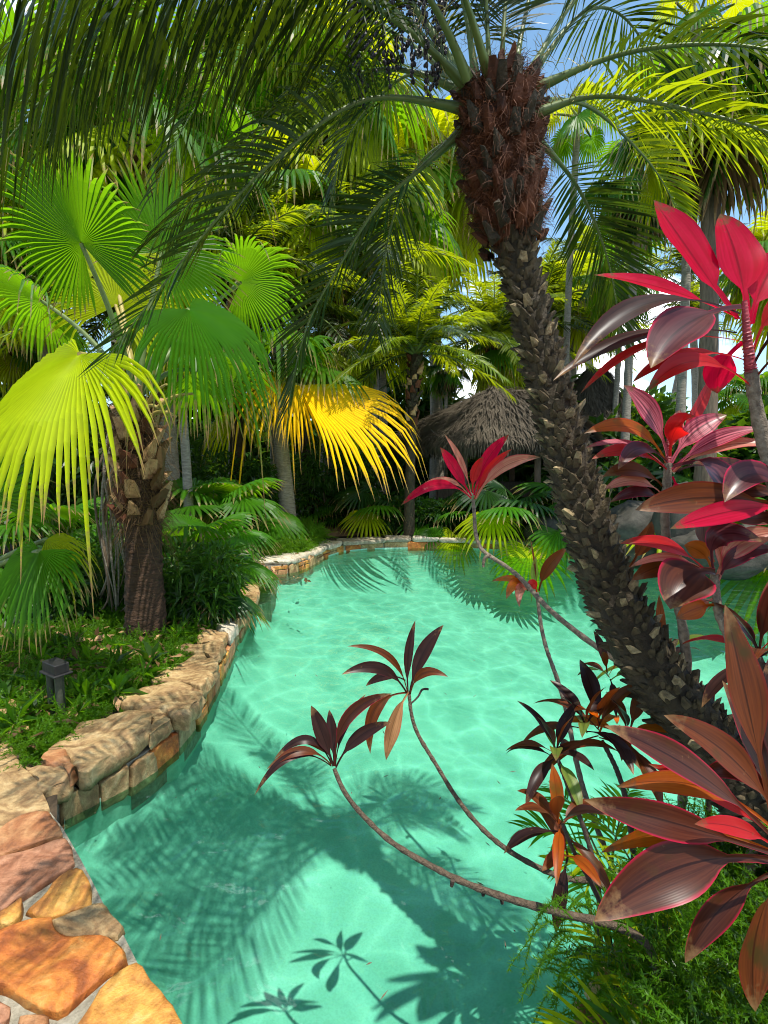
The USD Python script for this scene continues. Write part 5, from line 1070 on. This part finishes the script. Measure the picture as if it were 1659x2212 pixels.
# the belt of bushes and trees that closes the garden
rng = np.random.default_rng(85)
for i in range(34):
    a = -62 + 124 * (i + rng.uniform(-0.3, 0.3)) / 33; r = rng.uniform(17, 25)
    copy_of([sh1, sh2, sh1][i % 3], 'hedge_shrub', (r * math.sin(math.radians(a)), r * math.cos(math.radians(a)), -0.03), rng.uniform(0, 360), rng.uniform(1.5, 2.4) * (1.0 if a < 8 else 0.8),
            ['small leaved dark bush in the belt of planting at the back of the garden', 'large leaved bush in the belt of planting at the back of the garden'][i % 3 == 1], 'shrub', ['small leaved bushes at the back', 'large leaved bushes at the back'][i % 3 == 1])
for i in range(9):
    a = -60 + 112 * i / 8 + rng.uniform(-3, 3); r = rng.uniform(15, 22); hi = a < 6
    pr, H = ((sab, 6.5), (was, 7.5), (fea, 3.4), (red, 6.5))[i % 4]
    copy_of(pr, 'background_palm', (r * math.sin(math.radians(a)), r * math.cos(math.radians(a)), -0.03), rng.uniform(0, 360), rng.uniform(0.75, 1.15) * (1.0 if hi else 0.62) * (1.5 if H < 4 else 1),
            ['far fan palm with a bulging crown base in the mass at the back', 'far slim fan palm with hanging dead leaves in the mass at the back', 'far feather palm in the mass at the back of the garden', 'far dark fan palm with rusty leaf bases in the mass at the back'][i % 4], 'palm tree', ['far bulging fan palms', 'far slim fan palms', 'far feather palms', 'far rusty fan palms'][i % 4])

def fern_tuft(seed, n=12, L=0.20, nd=16, ndl=0.030, spread=1.0):
    """Feathery sprays: arching stalks set with needles."""
    rng = np.random.default_rng(seed); ms = []
    for i in range(n):
        az = i * 2.4 + rng.normal(0, .3); e = rng.uniform(0.25, 1.25); l = L * rng.uniform(0.6, 1.2)
        h = np.array([math.cos(az), math.sin(az), 0]) * spread; s = np.linspace(0, 1, 6)[:, None]
        c = h * l * math.cos(e) * s + np.array([0, 0, 1]) * l * (math.sin(e) * s - 0.55 * s ** 2 * math.cos(e)); c[:, 2] += 0.0
        w = unit(np.cross(h + [0, 0, .1], [0, 0, 1])) * 0.0013
        v = np.stack([c - w, c + w], 1).reshape(-1, 3); k = np.arange(5)[:, None] * 2; ms.append((v, np.vstack([k + [0, 2, 3], k + [0, 3, 1]])))
        t = np.repeat(np.linspace(0.12, 1, nd), 3); q = np.stack([np.interp(t, s[:, 0], c[:, j]) for j in range(3)], 1)
        d = unit(rng.normal(0, 1, (len(t), 3)) + h * 0.5 + [0, 0, 0.25]); ll = ndl * rng.uniform(0.6, 1.2, len(t))[:, None] * (1.15 - 0.7 * t[:, None])
        sd = unit(np.cross(d, rng.normal(0, 1, (len(t), 3)))) * ndl * 0.085
        v = np.stack([q - sd, q + sd, q + d * ll], 1).reshape(-1, 3); ms.append((v, np.arange(len(v)).reshape(-1, 3)))
    return join(ms)
def scatter(name, label, category, protos, mats, pts, sizes, seed, tilt=0.25):
    rng = np.random.default_rng(seed); n = len(pts)
    pi = UsdGeom.PointInstancer.Define(stage, numbered('/World', name)); path = str(pi.GetPath())
    for k, (m, mt) in enumerate(zip(protos, mats)):
        q = part(path, 'tuft', m, mt); pi.CreatePrototypesRel().AddTarget(q.GetPath())
    pi.CreateProtoIndicesAttr(Vt.IntArray.FromNumpy(rng.integers(0, len(protos), n).astype(np.int32)))
    pi.CreatePositionsAttr(Vt.Vec3fArray.FromNumpy(np.asarray(pts, np.float32)))
    from scipy.spatial.transform import Rotation
    R = Rotation.from_euler('zxy', np.c_[rng.uniform(0, 6.28, n), rng.normal(0, tilt, n), rng.normal(0, tilt, n)]).as_quat()
    pi.CreateOrientationsAttr([Gf.Quath(float(q[3]), float(q[0]), float(q[1]), float(q[2])) for q in R])
    pi.CreateScalesAttr(Vt.Vec3fArray.FromNumpy(np.repeat(np.asarray(sizes, np.float32)[:, None], 3, 1)))
    tag(pi, label, category, kind='stuff')
def fill(pg, n, rng):
    x0, y0, x1, y1 = pg.bounds; out = []
    while len(out) < n:
        p = np.c_[rng.uniform(x0, x1, 4 * n), rng.uniform(y0, y1, 4 * n)]
        out += list(p[shapely.contains_xy(pg, p[:, 0], p[:, 1])])
    return np.array(out[:n])
rng = np.random.default_rng(91)
tufts = [fern_tuft(s) for s in (1, 2, 3)]
rbp0 = Polygon([(0.75, 1.36), (1.1, 1.68), (1.7, 2.05), (2.6, 2.5), (2.6, 1.2), (1.6, 0.6), (0.9, 0.6)])
bed = Polygon(np.vstack([Z1([(0, 930), (150, 1140), (300, 1060), (480, 920), (740, 780), (930, 640), (1090, 520), (1050, 440), (1180, 390), (1300, 290), (1100, 260), (700, 180), (300, 120), (-500, 200), (-1200, 700), (-900, 1100), (-400, 1150)])]))
p = fill(bed, 2600, rng); hgt = 0.10 * meshkit.fbm(np.c_[p * 1.8, np.zeros(len(p))], 3, 5) - 0.06
scatter('fern_cover', 'feathery bright green fern covering the bed left of the coping', 'ground cover', tufts, ['fern_leaf', 'fern_leaf', 'fern_leaf'], np.c_[p, hgt], rng.uniform(0.55, 1.25, len(p)), 92)
lit = []
for _ in range(5):
    d = unit(rng.normal(0, 1, 3) * [1, 1, 0.15]); sd_ = unit(np.cross(d, [0, 0, 1.0])); l_ = rng.uniform(0.04, 0.10); w_ = l_ * rng.uniform(0.10, 0.3)
    lit.append((np.array([[0, 0, 0.01], d * l_ * 0.5 + sd_ * w_ + [0, 0, .012], d * l_, d * l_ * 0.5 - sd_ * w_ + [0, 0, .012]]), np.array([[0, 1, 2], [0, 2, 3]])))
p2 = np.vstack([fill(bed, 900, rng), fill(Polygon([(-4.5, 3.4), (-0.9, 6.5), (-1.5, 9.5), (-7, 9)]), 900, rng)])
scatter('leaf_litter', 'dry brown fallen leaves lying among the ferns and under the palms at left', 'leaf litter', lit, ['dry_leaf', 'boot_wood', 'dry_leaf', 'dry_leaf', 'boot_wood'], np.c_[p2, np.where(np.arange(len(p2)) < 900, 0.06, -0.02)], rng.uniform(0.7, 1.8, len(p2)), 97, 0.5)
def rosette(seed):
    r_ = np.random.default_rng(seed)
    def sh(n):
        a = r_.random(n) * 6.283; return np.zeros((n, 3)) + [0, 0, 0.02], np.stack([np.cos(a), np.sin(a), r_.uniform(0.2, 1.6, n)], 1)
    return leafy(11, sh, 0.17, r_, flat=0.2, asp=0.20, droop=0.0)
p3 = np.vstack([fill(bed, 130, rng), fill(rbp0, 90, rng)])
scatter('broadleaf_cover', 'low broad leaved seedlings growing through the fern beds', 'ground cover', [rosette(1), rosette(2)], ['fan_leaf', 'shrub_leaf'], np.c_[p3, np.full(len(p3), 0.03)], rng.uniform(0.6, 1.3, len(p3)), 98)
mnd = Polygon(G([(545, 1205), (600, 1200), (650, 1192), (690, 1172), (680, 1150), (640, 1140), (590, 1143), (550, 1165), (530, 1190)]))
p = fill(mnd, 900, rng); c = np.array(mnd.centroid.coords[0]); hh = 0.22 * np.clip(1 - np.linalg.norm((p - c) / [1.0, 1.3], axis=1), 0, 1)
scatter('fern_cover', 'bright green fern mound round the foot of the grey palm', 'ground cover', tufts, ['fern_leaf'] * 3, np.c_[p, hh], rng.uniform(1.0, 1.9, len(p)), 93)
fb = Polygon(G([(760, 1150), (900, 1150), (1080, 1155), (1250, 1165), (1500, 1180), (1500, 1165), (1250, 1152), (1050, 1140), (760, 1140)]))
p = fill(fb, 420, rng)
scatter('fern_cover', 'dark green low plants along the top of the far pool wall', 'ground cover', tufts, ['fern_leaf', 'shrub_leaf', 'shrub_leaf'], np.c_[p, np.zeros(len(p))], rng.uniform(1.0, 2.2, len(p)), 94)
big = [fern_tuft(s, 11, 0.34, 26, 0.026) for s in (5, 6, 7)]
rbp = Polygon([(0.52, 1.10), (0.75, 1.36), (1.1, 1.68), (1.7, 2.05), (2.6, 2.5), (3.2, 2.4), (2.6, 1.2), (1.6, 0.6), (0.9, 0.5), (0.55, 0.75), (0.46, 0.95)])
p = fill(rbp, 620, rng); p = p[np.linalg.norm(p, axis=1) > 0.85]; hh = 0.05 + 0.22 * meshkit.fbm(np.c_[p * 3, np.zeros(len(p))], 3, 8) * np.clip((p[:, 0] - 0.45) / 0.3, 0.1, 1)
scatter('fern_cover', 'feathery asparagus fern filling the bottom right corner beside the pool', 'ground cover', big, ['fern_leaf', 'fern_leaf', 'shrub_leaf'], np.c_[p, hh], rng.uniform(0.6, 1.15, len(p)), 95, 0.4)
# fern sprays hanging out over the pool edge
rng = np.random.default_rng(96)
hs = thing('hanging_fern', 'loose asparagus fern sprays hanging over the water at the lower right pool edge', 'fern', loc=RB(0.6, 1.2))
for i in range(16):
    x0, y0 = rng.uniform(1230, 1330), rng.uniform(1960, 2150); l = rng.uniform(0.12, 0.30); a0 = at(x0, y0, rng.uniform(1.25, 1.5))
    dr = np.array([-rng.uniform(0.5, 1), -rng.uniform(-0.2, 0.5), 0.15]); c = curve([a0, a0 + dr * l * 0.5 + [0, 0, .02], a0 + dr * l - [0, 0, l * rng.uniform(0.3, 0.9)]], 30)
    t = np.repeat(np.arange(3, 30), 7); q = c[t]; d = unit(rng.normal(0, 1, (len(t), 3)) + np.gradient(c, axis=0)[t] * 25); ll = 0.020 * rng.uniform(0.6, 1.2, len(t))[:, None]
    sd = unit(np.cross(d, rng.normal(0, 1, (len(t), 3)))) * 0.0013
    v = np.stack([q - sd, q + sd, q + d * ll], 1).reshape(-1, 3)
    sp_ = part(hs, 'spray', join([(v, np.arange(len(v)).reshape(-1, 3)), tube(c, np.linspace(0.0022, 0.0008, 30), 4)]), 'fern_leaf', loc=RB(0.6, 1.2))
# seedling palms in the corner
for i, (x, y, t, L) in enumerate([(1520, 2120, 1.15, 0.30), (1640, 2080, 1.1, 0.32), (1440, 1700, 1.6, 0.3), (1330, 1560, 1.75, 0.28)]):
    b = at(x, y, t); b[2] = 0.0; o = thing('palm_seedling', ['young feather palm at the bottom right between the ferns and the pool rock', 'young feather palm below the hanging brown leaf in the bottom right corner', 'young feather palm hidden behind the big maroon leaves', 'young feather palm with thin leaflets beside the foot of the leaning trunk'][i], 'palm', loc=b)
    for k in range(6):
        az = k * 1.05 + i; h = np.array([math.cos(az), math.sin(az), 0])
        lf, rc = frond([b + h * L * s * 1.1 + np.array([0, 0, L * (1.5 * s - 0.9 * s * s)]) for s in (0, .33, .66, 1)], rng, n=16, L=0.17, W=0.014, grav=0.3, r0=0.004, ks=10, start=0.3)
        q = part(o, 'frond', lf, 'fan_leaf' if i % 2 else 'fan_leaf_pale', loc=b); part(q, 'midrib', rc, 'rachis_green', loc=b)

# ------------------------------------------------------------------ rocks, lamp, debris
def rock(label, p, s, seed, mat='rock_dark'):
    m = trimesh.creation.icosphere(3, 1.0); v = np.array(m.vertices)
    n = meshkit.fbm(v * 1.4 + seed * 7.3, 4, seed); v = v * (0.62 + 0.75 * n + 0.16 * np.abs(meshkit.fbm(v * 4.5, 3, seed + 1) - 0.5))[:, None]; v = np.sign(v) * np.abs(v) ** 0.85 * np.asarray(s)
    o = thing('boulder', label, 'rock', loc=p); part(o, 'rock', (v + [0, 0, s[2] * 0.45], m.faces), mat, smooth=45)
rock('dark rounded boulder on the far wall left of the leaning trunk', ground(1185, 1168), (0.42, 0.35, 0.34), 3)
rock('large dark boulder on the far bank behind the leaning trunk', ground(1405, 1190), (0.75, 0.5, 0.62), 4)
rock('tall grey slab of rock at the water right of the leaning trunk', ground(1480, 1205), (0.45, 0.35, 0.85), 6, 'rock_dark')
rock('low dark boulder on the far bank at right', ground(1560, 1215), (0.7, 0.45, 0.4), 9)
rock('mossy brown rock in the bottom right corner at the pool edge', np.array([0.56, 1.05, -0.12]), (0.10, 0.12, 0.13), 12, 'stone_rust')
lb = ground(128, 1555); tl = lb[1] / ray(128, 1000)[1]
lamp = thing('path_light', 'small black box shaped garden light on three short posts among the ferns', 'garden light', loc=lb)
def rbox(sx, sy, sz, z, b=0.006):
    import manifold3d as mf
    s = mf.Manifold.sphere(b, 8); pts = [s.translate((x, y, zz)) for x in (-sx / 2 + b, sx / 2 - b) for y in (-sy / 2 + b, sy / 2 - b) for zz in (z - sz / 2 + b, z + sz / 2 - b)]
    return mf.Manifold.batch_hull(pts)
Ry = trimesh.transformations.rotation_matrix(math.radians(-32), [0, 0, 1])
def lp_part(n, m, mt):
    v, f, _ = meshkit.arrays(m); v = v @ Ry[:3, :3].T; part(lamp, n, (v, f), mt, smooth=40)
lp_part('housing', rbox(0.15, 0.08, 0.06, 0.325), 'lamp_black')
lp_part('flange', rbox(0.175, 0.105, 0.012, 0.292, 0.004), 'lamp_black')
for dx, dy in ((-0.045, -0.015), (0.0, 0.02), (0.045, -0.012)):
    lp_part('post', tube(np.array([[dx, dy, -0.05], [dx, dy, 0.1], [dx, dy, 0.29]]), 0.019, 12), 'lamp_post')
# bits of leaf afloat
rng = np.random.default_rng(101); ms = []
pp = fill(pool.intersection(Polygon([(-1.6, 0.8), (2.4, 0.8), (3, 7), (-2.5, 7)])), 130, rng)
for p in pp:
    a = rng.random() * 6.28; l, w = rng.uniform(0.006, 0.030) * rng.uniform(0.5, 1.3), rng.uniform(0.002, 0.004); d = np.array([math.cos(a), math.sin(a), 0]); s = np.array([-d[1], d[0], 0])
    q = np.array([*p, WZ + 0.004]); ms.append((np.array([q - d * l, q + s * w, q + d * l, q - s * w]), np.array([[0, 1, 2], [0, 2, 3]])))
tag(part('/World', 'leaf_debris', join(ms), 'wood_post'), 'tiny dark leaf scraps floating all over the pool', 'debris', kind='stuff')
